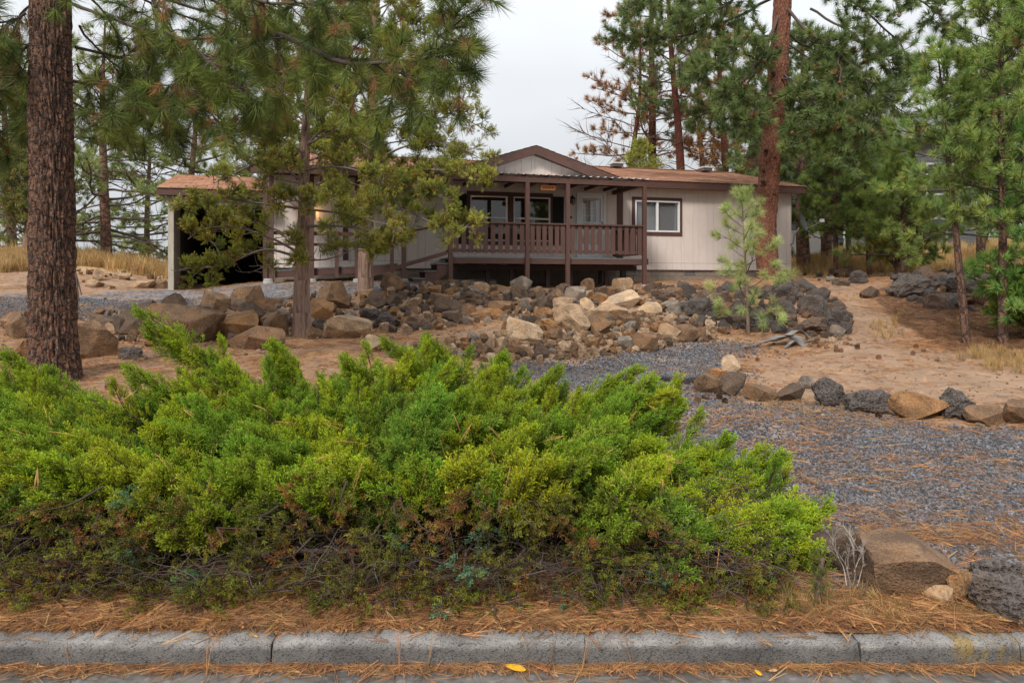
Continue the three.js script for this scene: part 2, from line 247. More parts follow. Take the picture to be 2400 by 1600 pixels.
{
  const W = 1900, Hh = 1530, kx = (GX1 - GX0), kd = (GD1 - GD0), R = rng(77);
  // needle flecks drawn over the sheet
  const fleck = new Float32Array(W * Hh);
  for (let n = 0; n < 150000; n++) { let x = R() * W, y = R() * Hh; const u = x / W, v = y / Hh; if (R() > kk(u, v, 1) + .12) continue; const a = R() * 6.283, l = 4 + R() * 6, s = .4 + R() * .6; for (let q = 0; q < l; q++) { x += Math.cos(a); y += Math.sin(a) ; const i = x | 0, j = y | 0; if (i >= 0 && j >= 0 && i < W && j < Hh) fleck[j * W + i] = s; } }
  const ids = new Float32Array(W * Hh).map(() => R());
  const map = tex(W, Hh, (u, v, i, j) => {
    const g = kk(u, v, 0), nd = kk(u, v, 1), gr = kk(u, v, 2), n = fbm(u * 60, v * 50, .5, 3), f = ids[j * W + i], f2 = ids[(j >> 1) * W + (i >> 1)], m = fbm(u * 14, v * 12, 4.5, 3);
    let c = mixC([.19, .118, .072], [.32, .21, .135], clamp(.5 + n * .45 + (f - .5) * .3 + m * .3));
    c = mixC(c, [.22, .12, .075], clamp(smooth(.25, .7, m) * .45 + (f2 > .93 ? .4 : 0)));
    c = mixC(c, [.215, .108, .052], clamp(nd * .75 + n * .15 * nd));
    const st = f2 * .65 + f * .35, gc = st < .3 ? [.045, .043, .047] : mixC([.085, .082, .09], [.26, .25, .255], clamp((st - .3) * 1.6 + n * .12));
    c = mixC(c, gc, smooth(.25, .7, g + (f2 - .5) * .5 + n * .1));
    c = mixC(c, mixC([.40, .26, .12], [.52, .36, .17], clamp(.5 + n)), gr);
    c = mixC(c, [.50, .24, .10], fleck[j * W + i] * .75);
    return c;
  });
  map.wrapS = map.wrapT = THREE.ClampToEdgeWrapping;
  const bump = tex(512, 512, (u, v) => nC(u, v) * .6 + nB(v, u) * .4, false, [38, 30]);
  const g = new MB();
  for (let j = 0; j < GND; j++) for (let i = 0; i < GNX; i++) g.v(GX0 + i * GS, grid[j * GNX + i], -(GD0 + j * GS), i / (GNX - 1), j / (GND - 1));
  for (let j = 0; j < GND - 1; j++) for (let i = 0; i < GNX - 1; i++) { const k = j * GNX + i; g.q(k, k + 1, k + GNX + 1, k + GNX); }
  solo('ground', g.geo(), std([1, 1, 1], .97, { map, bumpMap: bump, bumpScale: .012 }), 'sloping bare dirt and gravel yard strewn with pine needles', 'ground', null, 'structure');
  // the land further out, in one sheet with a hole where the yard lies
  const o = new MB(), xs = [-300, -220, -160, -120, -90, -66, -52, -42, -34, -28, -24, -21], ds = [];
  for (let x = GX0; x <= GX1 + .01; x += 2) xs.push(x); xs.push(23, 26, 30, 36, 42, 52, 66, 90, 120, 160, 220, 300);
  for (let k = 0; k <= 18; k++) ds.push(3.4 + 1.7 * k); ds.push(37, 41, 46, 52, 60, 70, 80, 110, 150, 220, 320, 420);
  const inner = (x, d) => x > GX0 - .01 && x < GX1 + .01 && d < 34.1;
  const far = (x, d) => { const k = smooth(45, 90, Math.max(d, Math.abs(x))); return lerp(inner(x, d) ? hf(clamp(x, GX0 + .001, GX1 - .11), clamp(d, 3.421, 33.85)) - .05 : tps(x, d), 1.2, k); };
  for (const d of ds) for (const x of xs) o.v(x, far(x, d), -d, x, d);
  for (let j = 0; j < ds.length - 1; j++) for (let i = 0; i < xs.length - 1; i++) { if (xs[i] > GX0 + .5 && xs[i + 1] < GX1 - .5 && ds[j + 1] < 33.5) continue; const k = j * xs.length + i; o.q(k, k + 1, k + xs.length + 1, k + xs.length); }
  const fm = tex(512, 512, (u, v) => mixC([.34, .23, .12], [.56, .40, .20], clamp(nA(u, v) * .7 + nC(u, v) * .5 - .1)), true, [.12, .12]);
  solo('distant_ground', o.geo(), std([1, 1, 1], 1, { map: fm }), 'dry straw coloured land rising behind the house and trees', 'ground', null, 'structure');
  const rd = new MB(); const e = [-60, 60], dd = [3.42, -40]; const q = [[-60, 3.42], [60, 3.42], [60, -40], [-60, -40]].map(([x, d]) => rd.v(x, 0, -d, x * .7, d * .7)); rd.q(q[0], q[3], q[2], q[1]);
  solo('road', rd.geo(), M.road, 'grey asphalt road edge in front of the kerb', 'road', null, 'structure');
}
// kerb: cast lengths with worn edges and open joints
{
  const kerb = thing('kerb', 'low weathered concrete kerb along the road edge', 'kerb', V(0, 0, -3.36)); kerb.userData.kind = 'structure';
  const cut = [-9, -6, -4.4, -2.55, -1.106, .335, 1.6, 2.325, 3.6, 6, 9];
  const prof = [[0, -.06], [0, .0], [.006, .075], [.010, .095], [.016, .106], [.028, .113], [.075, .117], [.115, .119], [.135, .112], [.14, .03]];
  for (let k = 0; k < cut.length - 1; k++) {
    const a = cut[k] + .002, b = cut[k + 1] - .0025, g = new MB(), n = Math.max(8, Math.round((b - a) / .016)), P = prof.length;
    const dz = (k % 3 - 1) * .004, rows = [];
    for (let i = 0; i <= n; i++) {
      const x = lerp(a, b, i / n), edge = Math.min(x - a, b - x), chip = smooth(.035, 0, edge) * (.001 + .018 * Math.abs(noise.noise(x * 40, 3.3, 1))) + Math.max(0, fbm(x * 5, 7.7, 1.2, 3) - .1) * .028;
      for (let j = 0; j < P; j++) {
        const [z, y] = prof[j], top = j >= 2 && j <= 7, w = fbm(x * 9, y * 12, z * 12, 3) * .006 + fbm(x * 45, y * 50, z * 50, 2) * .0042;
        const yy = y - (top ? chip : 0) + w * (top ? 1 : .2), zz = z + dz + (j >= 1 && j <= 4 ? chip * .8 : 0) + w * (j < 4 ? 1 : 0);
        const px = CX + x / 3.32 * F, ye = smooth(.02, .3, fbm(x * 10, y * 16 + z * 14, 2.1, 4) + .16) * smooth(2225, 2245, px) * smooth(2400, 2388, px);
        const faceTone = j >= 3 && j <= 7 ? 1.1 + .2 * fbm(x * 12, z * 20, 2, 2) : .62 + .15 * fbm(x * 5, y * 20, 4, 2);  // paler over the top, darker on the front and back faces
        const stn = 1 - .28 * smooth(-.05, .45, fbm(x * 2.3, y * 4, k, 3)), lm = faceTone * stn, base = [lm, lm * .985, lm * .96], yl = [1.15, .78, .12];
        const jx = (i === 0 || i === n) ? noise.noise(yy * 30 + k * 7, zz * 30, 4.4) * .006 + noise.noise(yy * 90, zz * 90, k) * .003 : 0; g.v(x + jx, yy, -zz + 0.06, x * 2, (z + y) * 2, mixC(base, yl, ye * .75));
      }
    }
    for (let i = 0; i < n; i++) for (let j = 0; j < P - 1; j++) { const q = i * P + j; g.q(q, q + P, q + P + 1, q + 1); }
    for (const i of [0, n]) { const c0 = g.v(i ? b : a, .03, -.01, 0, 0, [.5, .5, .5]); for (let j = 0; j < P - 1; j++) { const q = i * P + j; i ? g.t(q, q + 1, c0) : g.t(q + 1, q, c0); } }
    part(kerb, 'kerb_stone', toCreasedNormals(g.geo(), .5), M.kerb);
  }
  kerb.position.z = -3.37;
}

// ---------------------------------------------------------------- house, porch, walkway and carport
function boxG(w, h, d, x = 0, y = 0, z = 0, off = 0) {               // a box with uv in metres, the grain along its longest side
  const g = new THREE.BoxGeometry(w, h, d), p = g.attributes.position, n = g.attributes.normal, u = g.attributes.uv, L = Math.max(w, h, d);
  for (let k = 0; k < p.count; k++) {
    const ax = Math.abs(n.getX(k)), ay = Math.abs(n.getY(k)); let a, b;
    if (ax > .5) { a = p.getZ(k); b = p.getY(k); } else if (ay > .5) { a = p.getX(k); b = p.getZ(k); } else { a = p.getX(k); b = p.getY(k); }
    if (L === h && ay < .5) [a, b] = [b, a];
    if (L === d && ax < .5 && ay > .5) [a, b] = [b, a];
    u.setXY(k, a * .9 + off * 1.37, b * 3 + off * .71);
  }
  return g.translate(x, y, z);
}
class Frame {                                                        // boxes given by their ranges in s, v, t under a thing of the house
  constructor(name, label, cat, s0, v0, t0, group) { this.o = [s0, v0, t0]; this.g = thing(name, label, cat, hw(s0, v0, t0), HA, group); this.k = 0; }
  box(name, s0, s1, v0, v1, t0, t1, mat, parent, kind) { const [a, b, c] = this.o; return part(parent ?? this.g, name, boxG(s1 - s0, v1 - v0, t1 - t0, (s0 + s1) / 2 - a, (v0 + v1) / 2 - b, (t0 + t1) / 2 - c, this.k++), mat, kind); }
  mesh(name, geo, mat, parent, kind) { const [a, b, c] = this.o; return part(parent ?? this.g, name, geo.translate(-a, -b, -c), mat, kind); }
  bar(name, s0, v0, s1, v1, thick, t0, t1, mat, parent) {             // a plank leaning in the s-v plane; v is its middle
    const L = Math.hypot(s1 - s0, v1 - v0), g = boxG(L, thick, t1 - t0, 0, 0, 0, this.k++); g.rotateZ(Math.atan2(v1 - v0, s1 - s0)).translate((s0 + s1) / 2, (v0 + v1) / 2, (t0 + t1) / 2); return this.mesh(name, g, mat, parent);
  }
}
function subtract(r, holes) {                                         // rectangles [s0,s1,v0,v1] left when holes are cut out
  let list = [r];
  for (const [a, b, c, d] of holes) list = list.flatMap(([s0, s1, v0, v1]) => { if (a >= s1 || b <= s0 || c >= v1 || d <= v0) return [[s0, s1, v0, v1]]; const out = []; if (a > s0) out.push([s0, a, v0, v1]); if (b < s1) out.push([b, s1, v0, v1]); const x0 = Math.max(a, s0), x1 = Math.min(b, s1); if (c > v0) out.push([x0, x1, v0, c]); if (d < v1) out.push([x0, x1, d, v1]); return out; });
  return list.filter(([a, b, c, d]) => b - a > .004 && d - c > .004);
}
function shingleGeo(corner, R, rows, tab, len, lap = .012) {          // corner(u 0..1 along, w 0..1 up) gives [s,v,t]; every tab is a slightly proud plate
  const g = new MB(); const N = Math.round(len / tab), cols = [[.56, .29, .18], [.62, .34, .21], [.50, .25, .16], [.66, .40, .27], [.38, .20, .14], [.58, .33, .24]];
  for (let r = 0; r < rows; r++) for (let k = -1; k < N; k++) {
    const off = (r % 2) * .5 + (R() - .5) * .08, u0 = clamp((k + off) / N + .001), u1 = clamp((k + 1 + off) / N - .001); if (u1 - u0 < .002) continue;
    const w0 = r / rows, w1 = Math.min(1, (r + 1.06) / rows), c = mixC(cols[R() * 6 | 0], [.55, .30, .19], .25 + R() * .3), h = lap + R() * .005;
    const P = [[u0, w0, h], [u1, w0, h], [u1, w1, .003], [u0, w1, .003]].map(([u, w, hh]) => { const [s, v, t] = corner(u, w); return g.v(s, v + hh, t, s, t, c); });
    g.q(...P); const B = [u0, u1].map((u) => { const [s, v, t] = corner(u, w0); return g.v(s, v - .004, t, 0, 0, c); }); g.q(B[0], B[1], P[1], P[0]);
  }
  return g.geo(false);
}
const M_SHINGLE = std([1, 1, 1], .95, { vertexColors: true, map: grainTex });
const RH = rng(5);
{
  const H = new Frame('house', 'low beige manufactured home with brown trim and a shingled roof behind the porch', 'house', -3, 1.5, -3.5);
  const SL = -11, SR = 5.06, TB = -8;
  const win = { a: [-5.46, -4.37, 2.98, 4.26], b: [-4.19, -3.08, 2.98, 4.26], c: [-.38, 1.11, 3.33, 4.28], d: [-2.26, -1.35, 2.44, 4.45] };
  // front wall: vertical boards over a dark backing
  const holes = Object.values(win), wall = new THREE.Group(); wall.name = 'front_wall'; H.g.add(wall);
  { const back = subtract([SL, SR, 2.18, 4.72], holes); H.mesh('backing', mergeGeometries(back.map(([a, b, c, d]) => boxG(b - a, d - c, .06, (a + b) / 2, (c + d) / 2, -.05))), M.sidingGap, wall); }
  const pitch = [.305, .20, .305, .102, .305, .203]; let s = SL, k = 0;
  while (s < SR - .01) {
    const e = Math.min(SR, s + pitch[k++ % 6]);
    for (const [lo, hi] of [[2.386, 4.72], [2.18, 2.380]]) for (const [a, b, c, d] of subtract([s + .003, e - .003, lo, hi], holes)) H.box('siding_board', a, b, c, d, -.02, hi > 3 ? 0 : .014, M.siding, wall);
    s = e;
  }
  H.box('sill_strip', SL, SR, 2.376, 2.390, -.01, .010, M.sidingGap, wall);
  // other walls
  H.box('side_wall', SR - .06, SR - .003, 2.18, 4.72, TB, -.08, M.siding); H.box('side_wall', SL, SL + .1, 1.9, 4.72, TB, -.08, M.siding); H.box('back_wall', SL, SR, 2.0, 4.72, TB - .1, TB, M.siding);
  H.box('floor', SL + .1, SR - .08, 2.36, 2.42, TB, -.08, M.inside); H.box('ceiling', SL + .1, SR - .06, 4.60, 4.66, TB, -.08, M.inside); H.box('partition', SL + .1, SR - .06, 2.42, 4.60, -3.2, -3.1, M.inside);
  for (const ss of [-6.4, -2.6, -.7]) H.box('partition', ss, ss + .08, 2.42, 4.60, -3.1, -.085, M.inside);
  H.box('corner_board', SR - .005, SR + .03, 2.18, 4.70, -.1, .022, M.siding); H.box('trim_board', -.97, -.78, 2.39, 4.70, .002, .026, M.brown); H.box('trim_board', -8.98, -8.84, 2.39, 4.70, .002, .026, M.brown); H.box('trim_board', -9.98, -9.84, 2.39, 4.70, .002, .026, M.brown);
  // foundation of concrete blocks
  const fnd = new THREE.Group(); fnd.name = 'foundation'; H.g.add(fnd); H.box('mortar_bed', SL, SR - .03, 1.3, 2.18, -.16, -.075, M.mortar, fnd);
  const vents = [[-.71, -.32, 2.045, 2.175], [1.29, 1.68, 2.045, 2.175], [-6.9, -6.5, 2.045, 2.175]];
  for (let r = 0; r < 5; r++) { const v1 = 2.178 - r * .19, v0 = v1 - .182; for (let q = SL - (r % 2) * .2; q < SR - .05; q += .4) for (const [a, b, c, d] of subtract([Math.max(SL, q), Math.min(SR - .04, q + .392), v0, v1], r ? [] : vents)) H.box('concrete_block', a, b, c, d, -.15, -.055 + RH() * .006, M.cmu, fnd); }
  for (const [a, b, c, d] of vents) { const f = H.box('foundation_vent', a, b, c, c + .02, -.1, -.03, M.steel); H.box('frame', a, b, d - .02, d, -.1, -.03, M.steel, f); H.box('frame', a, a + .02, c + .02, d - .02, -.1, -.03, M.steel, f); H.box('frame', b - .02, b, c + .02, d - .02, -.1, -.03, M.steel, f); H.box('screen', a + .02, b - .02, c + .02, d - .02, -.09, -.08, M.black, f); }
  // windows
  function window_(w, trim, mat, layout) {
    const [a, b, c, d] = w, f = layout === 'rail' ? 0.032 : 0.045, fr = H.box('window', a, b, c, c + f, -.05, .03, mat);
    H.box('frame', a, b, d - f, d, -.05, .03, mat, fr); H.box('frame', a, a + f, c + f, d - f, -.05, .03, mat, fr); H.box('frame', b - f, b, c + f, d - f, -.05, .03, mat, fr);
    if (layout === 'rail') { H.box('rail', a + f, b - f, 3.615, 3.66, -.045, .025, mat, fr); H.box('pane', a + f, b - f, c + f, 3.615, -.012, -.008, M.glass, fr); H.box('pane', a + f, b - f, 3.66, d - f, -.012, -.008, M.glass, fr); }
    else {
      H.box('mullion', .33, .395, c + f, d - f, -.045, .025, mat, fr);
      H.box('pane', a + f, .33, c + f, d - f, -.022, -.018, M.glass, fr); H.box('pane', .395, b - f, c + f, d - f, -.012, -.008, M.glass, fr);
      for (const [x0, x1] of [[a + f, .33], [.395, b - f]]) { const sl = []; for (let v = c + f; v < d - f - .02; v += .0245) { const g = boxG(x1 - x0 - .01, .0016, .026); g.rotateX(.9).translate((x0 + x1) / 2, v + .013, -.075); sl.push(g); } H.mesh('blind', mergeGeometries(sl), M.blind, fr, 'stuff'); }
    }
    const [p, q, r, t] = trim; for (const [x0, x1, y0, y1] of [[p, q, t - (t - d), t], [p, q, r, c], [p, a, c, d], [b, q, c, d]]) H.box('window_trim', x0, x1, y0, y1, .002, .024, M.brown, fr);
    return fr;
  }
  window_(win.c, [-.48, 1.20, 3.22, 4.38], M.whiteTrim, 'pair');
  window_(win.a, [-5.56, -4.28, 2.86, 4.38], M.whiteTrim, 'rail'); window_(win.b, [-4.279, -3.0, 2.86, 4.38], M.whiteTrim, 'rail');
  for (const [a, b] of [[-2.99, -2.66], [-5.93, -5.57]]) { const sh = H.box('shutter', a, b, 2.88, 4.30, .002, .012, M.black); for (const [x0, x1, y0, y1] of [[a, a + .05, 2.88, 4.30], [b - .05, b, 2.88, 4.30], [a + .05, b - .05, 2.88, 2.95], [a + .05, b - .05, 4.23, 4.30], [a + .05, b - .05, 3.56, 3.62]]) H.box('stile', x0, x1, y0, y1, .012, .028, M.black, sh); }
  // storm door with a gridded inner door
  { const [a, b, c, d] = win.d, dr = H.box('storm_door', a, a + .07, c, d, -.04, .05, M.white);
    H.box('frame', b - .07, b, c, d, -.04, .05, M.white, dr); H.box('frame', a + .07, b - .07, d - .06, d, -.04, .05, M.white, dr);
    const x0 = a + .075, x1 = b - .075, gl = [-2.09, -1.50];
    for (const [p, q, r, t] of [[x0, gl[0], c + .02, d - .065], [gl[1], x1, c + .02, d - .065], [gl[0], gl[1], 4.28, d - .065], [gl[0], gl[1], c + .02, 2.92], [gl[0], gl[1], 3.535, 3.575]]) H.box('leaf', p, q, r, t, -.005, .035, M.white, dr);
    H.box('pane', gl[0], gl[1], 3.575, 4.28, .012, .016, M.glass, dr); H.box('pane', gl[0], gl[1], 2.92, 3.535, .012, .016, M.glass, dr);
    for (const [p, q, r, t] of [[a + .072, -2.02, c, d - .06], [-1.62, b - .072, c, d - .06], [-2.02, -1.62, c, 3.55], [-2.02, -1.62, 4.22, d - .06]]) H.box('inner_door', p, q, r, t, -.075, -.045, M.sidingDoor, dr);
    for (const q of [-1.89, -1.755]) H.box('muntin', q - .006, q + .006, 3.55, 4.22, -.06, -.045, M.white, dr);
    for (const q of [3.77, 3.995]) H.box('muntin', -2.02, -1.62, q - .006, q + .006, -.06, -.0465, M.white, dr);
    const cu = new MB(), n = 40; for (let j = 0; j <= n; j++) for (const v of [3.5, 4.24]) cu.v(-2.04 + .44 * j / n, v, -.12 + Math.sin(j * 1.1) * .02, 0, 0); for (let j = 0; j < n; j++) cu.q(j * 2, j * 2 + 2, j * 2 + 3, j * 2 + 1); H.mesh('curtain', cu.geo(), M.curtain, dr);
    H.box('handle', -1.475, -1.45, 3.44, 3.60, .05, .075, M.steel, dr); H.box('threshold', a, b, c - .05, c, -.04, .07, M.steel, dr); }
  { const b = new THREE.CylinderGeometry(.03, .03, .02, 20).rotateX(Math.PI / 2).translate(-2.43, 3.71, .012); H.mesh('doorbell', b, M.black); }
  // roof: eaves boards, shingles, gable over the porch
  const T0 = .35, S1 = 5.42, S0 = -11.35, VE = 4.84, TR = -3.9, VR = 5.90;
  H.box('fascia', S0, -6.2, 4.625, 4.835, T0 - .03, T0, M.brown); H.box('fascia', -1.02, S1, 4.625, 4.835, T0 - .03, T0, M.brown);
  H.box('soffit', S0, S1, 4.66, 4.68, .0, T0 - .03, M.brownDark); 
  { const rk = new THREE.Shape([[T0, 4.625], [T0, VE], [TR, VR], [TB - .3, VE], [TB - .3, 4.625], [TR, VR - .215]].map(([x, y]) => new THREE.Vector2(x, y))); const m = (x) => { const g = new THREE.ExtrudeGeometry(rk, { depth: .04, bevelEnabled: false }); g.rotateY(-Math.PI / 2).translate(x, 0, 0); return g; };
    H.mesh('rake_board', m(S1), M.brown); H.mesh('rake_board', m(S0 + .04), M.brown);
    const gb = new THREE.Shape([[-.02, 4.7], [TR, VR - .2], [TB, 4.7]].map(([x, y]) => new THREE.Vector2(x, y))); const q = (x) => { const g = new THREE.ExtrudeGeometry(gb, { depth: .05, bevelEnabled: false }); g.rotateY(-Math.PI / 2).translate(x, 0, 0); return g; };
    H.mesh('gable_wall', q(SR), M.siding); H.mesh('gable_wall', q(SL + .1), M.siding); }
  const deckR = new MB(); for (const [a, b, c, d] of [[T0, VE - .03, TR, VR - .03], [TR, VR - .03, TB - .3, VE - .03]]) { const i = [[S0 + .042, b, a], [S1 - .042, b, a], [S1 - .042, d, c], [S0 + .042, d, c]].map((p) => deckR.v(...p)); deckR.q(...i); }
  const roof = H.mesh('roof', deckR.geo(false), M.brownDark);
  H.mesh('shingles', shingleGeo((u, w) => [lerp(S0 - .02, S1 + .02, u), lerp(VE, VR, w) + .004, lerp(T0 + .03, TR, w)], RH, 30, .32, S1 - S0), M_SHINGLE, roof, 'stuff');
  H.mesh('shingles', shingleGeo((u, w) => [lerp(S0 - .02, S1 + .02, u), lerp(VE, VR, w) + .004, lerp(TB - .33, TR, w)], RH, 12, .6, S1 - S0), M_SHINGLE, roof, 'stuff');
  { const rc = []; for (let q = S0; q < S1 - .2; q += .3) { const g = boxG(.31, .012, .22, q + .15, VR + .016 + RH() * .006, TR); rc.push(g); } H.mesh('ridge_cap', mergeGeometries(rc), std([.44, .23, .15], .95, { map: grainTex }), roof, 'stuff'); }
  for (const q of [.55, 4.05, -8.2]) { const vt = H.box('roof_vent', q - .17, q + .17, 5.86, 5.95, -3.65, -3.3, M.steel); H.box('cap', q - .24, q + .24, 5.95, 5.985, -3.72, -3.23, M.metalRoof, vt); }
  { const pipe = new THREE.CylinderGeometry(.04, .04, .5, 12).translate(-9.3, 5.75, -2.4); H.mesh('vent_pipe', pipe, M.steel); }
  { // gable dormer
    const gp = -3.63, gv = 5.68, sl = .318, hl = 2.62, e = gv - sl * hl, tF = .42;
    const face = new THREE.Shape([[gp - 2.3, 4.72], [gp + 2.3, 4.72], [gp, gv - .18]].map((p) => new THREE.Vector2(...p))); 
    H.mesh('gable_backing', new THREE.ShapeGeometry(face).translate(0, 0, .08), M.sidingGap);
    const panel = new THREE.Group(); panel.name = 'gable_face'; H.g.add(panel);
    for (let x = gp - 2.28, i = 0; x < gp + 2.28; i++) { const b = Math.min(gp + 2.28, x + pitch[i % 6]), y = (q) => gv - .19 - sl * Math.abs(q - gp), P = [[x + .003, 4.72], [b - .003, 4.72], [b - .003, Math.max(4.721, y(b))]]; if (x < gp && b > gp) P.push([gp, y(gp)]); P.push([x + .003, Math.max(4.721, y(x))]);
      const g = new THREE.ExtrudeGeometry(new THREE.Shape(P.map((p) => new THREE.Vector2(...p))), { depth: .02, bevelEnabled: false }); g.translate(0, 0, .1); H.mesh('siding_board', g, M.siding, panel); x = b; }
    for (const sg of [-1, 1]) {
      const P = [[gp, gv], [gp + sg * hl, e], [gp + sg * hl, e - .2], [gp + sg * (hl - .35), e - .2], [gp, gv - .235]]; const g = new THREE.ExtrudeGeometry(new THREE.Shape(P.map((p) => new THREE.Vector2(...p))), { depth: .05, bevelEnabled: true, bevelThickness: .004, bevelSize: .004, bevelSegments: 1 }); g.translate(sg * .003, 0, tF - .05); H.mesh('gable_fascia', g, M.brown);
      const sf = new MB(), q = [[gp, gv - .225, .12], [gp + sg * (hl - .3), e - .135, .12], [gp + sg * (hl - .3), e - .135, tF - .05], [gp, gv - .225, tF - .05]].map((p) => sf.v(...p)); sf.q(...q); H.mesh('gable_soffit', sf.geo(false), M.brownDark);
      const tb = (v) => T0 - (v - VE) / (VR - VE) * (T0 - TR) - .4;
      H.mesh('shingles', shingleGeo((u, w) => { const v = lerp(e, gv, w) + .012; return [lerp(gp + sg * (hl + .03), gp, w), v, lerp(tF + .02, tb(v), u)]; }, RH, 14, .3, 3), M_SHINGLE, roof, 'stuff');
    }
  }
}
// a table lamp seen glowing through the window
{ const p = hw(-5.32, 3.56, -.9), l = thing('table_lamp', 'small amber lamp glowing behind the left porch window', 'lamp', p);
  const glow = std([1, .55, .15], 1, { emissive: new THREE.Color(1, .42, .06), emissiveIntensity: 2.2 });
  const b = new THREE.CylinderGeometry(.05, .075, .10, 18, 1, true).translate(-.05, .06, 0); part(l, 'lamp_shade', b, glow); part(l, 'lamp_shade', new THREE.CylinderGeometry(.045, .065, .11, 18, 1, true).translate(.13, .065, .05), glow);
  const st = new MB(); for (const [x, z] of [[-.05, 0], [.13, .05]]) st.tube([V(x, .06, z), V(x * .5, -.08, z), V(x * .3, -.25, 0)], .008, .008, 6); st.tube([V(0, -.25, 0), V(0, -.42, 0)], .03, .06, 12); part(l, 'stand', st.geo(), M.steel);
  part(l, 'table', boxG(.9, .04, .5, .1, -.44, 0), M.brownDark); for (const x of [-.3, .5]) for (const z of [-.2, .2]) part(l, 'table_leg', boxG(.04, .68, .04, x, -.8, z), M.brownDark);
  const pl = new THREE.PointLight(new THREE.Color(1, .55, .2), .35); pl.position.copy(p).add(V(.05, .18, .05)); pl.shadow.radius = 3; pl.castShadow = true; scene.add(pl); }
// wall lantern by the door
{ const p = hw(-2.42, 4.22, .0), l = thing('wall_lantern', 'small black wall lantern between the shutter and the storm door', 'lantern', p, HA);
  part(l, 'back_plate', boxG(.09, .2, .02, 0, 0, .012), M.black); const arm = new MB(); arm.tube([V(0, .05, .02), V(0, .14, .09), V(0, .13, .15), V(0, .07, .15)], .011, .008, 6); part(l, 'arm', arm.geo(), M.black);
  part(l, 'roof', new THREE.ConeGeometry(.085, .07, 6).translate(0, .06, .15), M.black); const cage = new MB(); for (let k = 0; k < 6; k++) { const a = k * 1.047; cage.tube([V(Math.cos(a) * .065, .03, .15 + Math.sin(a) * .065), V(Math.cos(a) * .045, -.14, .15 + Math.sin(a) * .045)], .006, .006, 4); } part(l, 'cage', cage.geo(), M.black);
  part(l, 'glass', new THREE.CylinderGeometry(.055, .038, .16, 6, 1, true).translate(0, -.055, .15), M.glass); part(l, 'finial', new THREE.SphereGeometry(.022, 10, 8).translate(0, -.15, .15), M.black); }
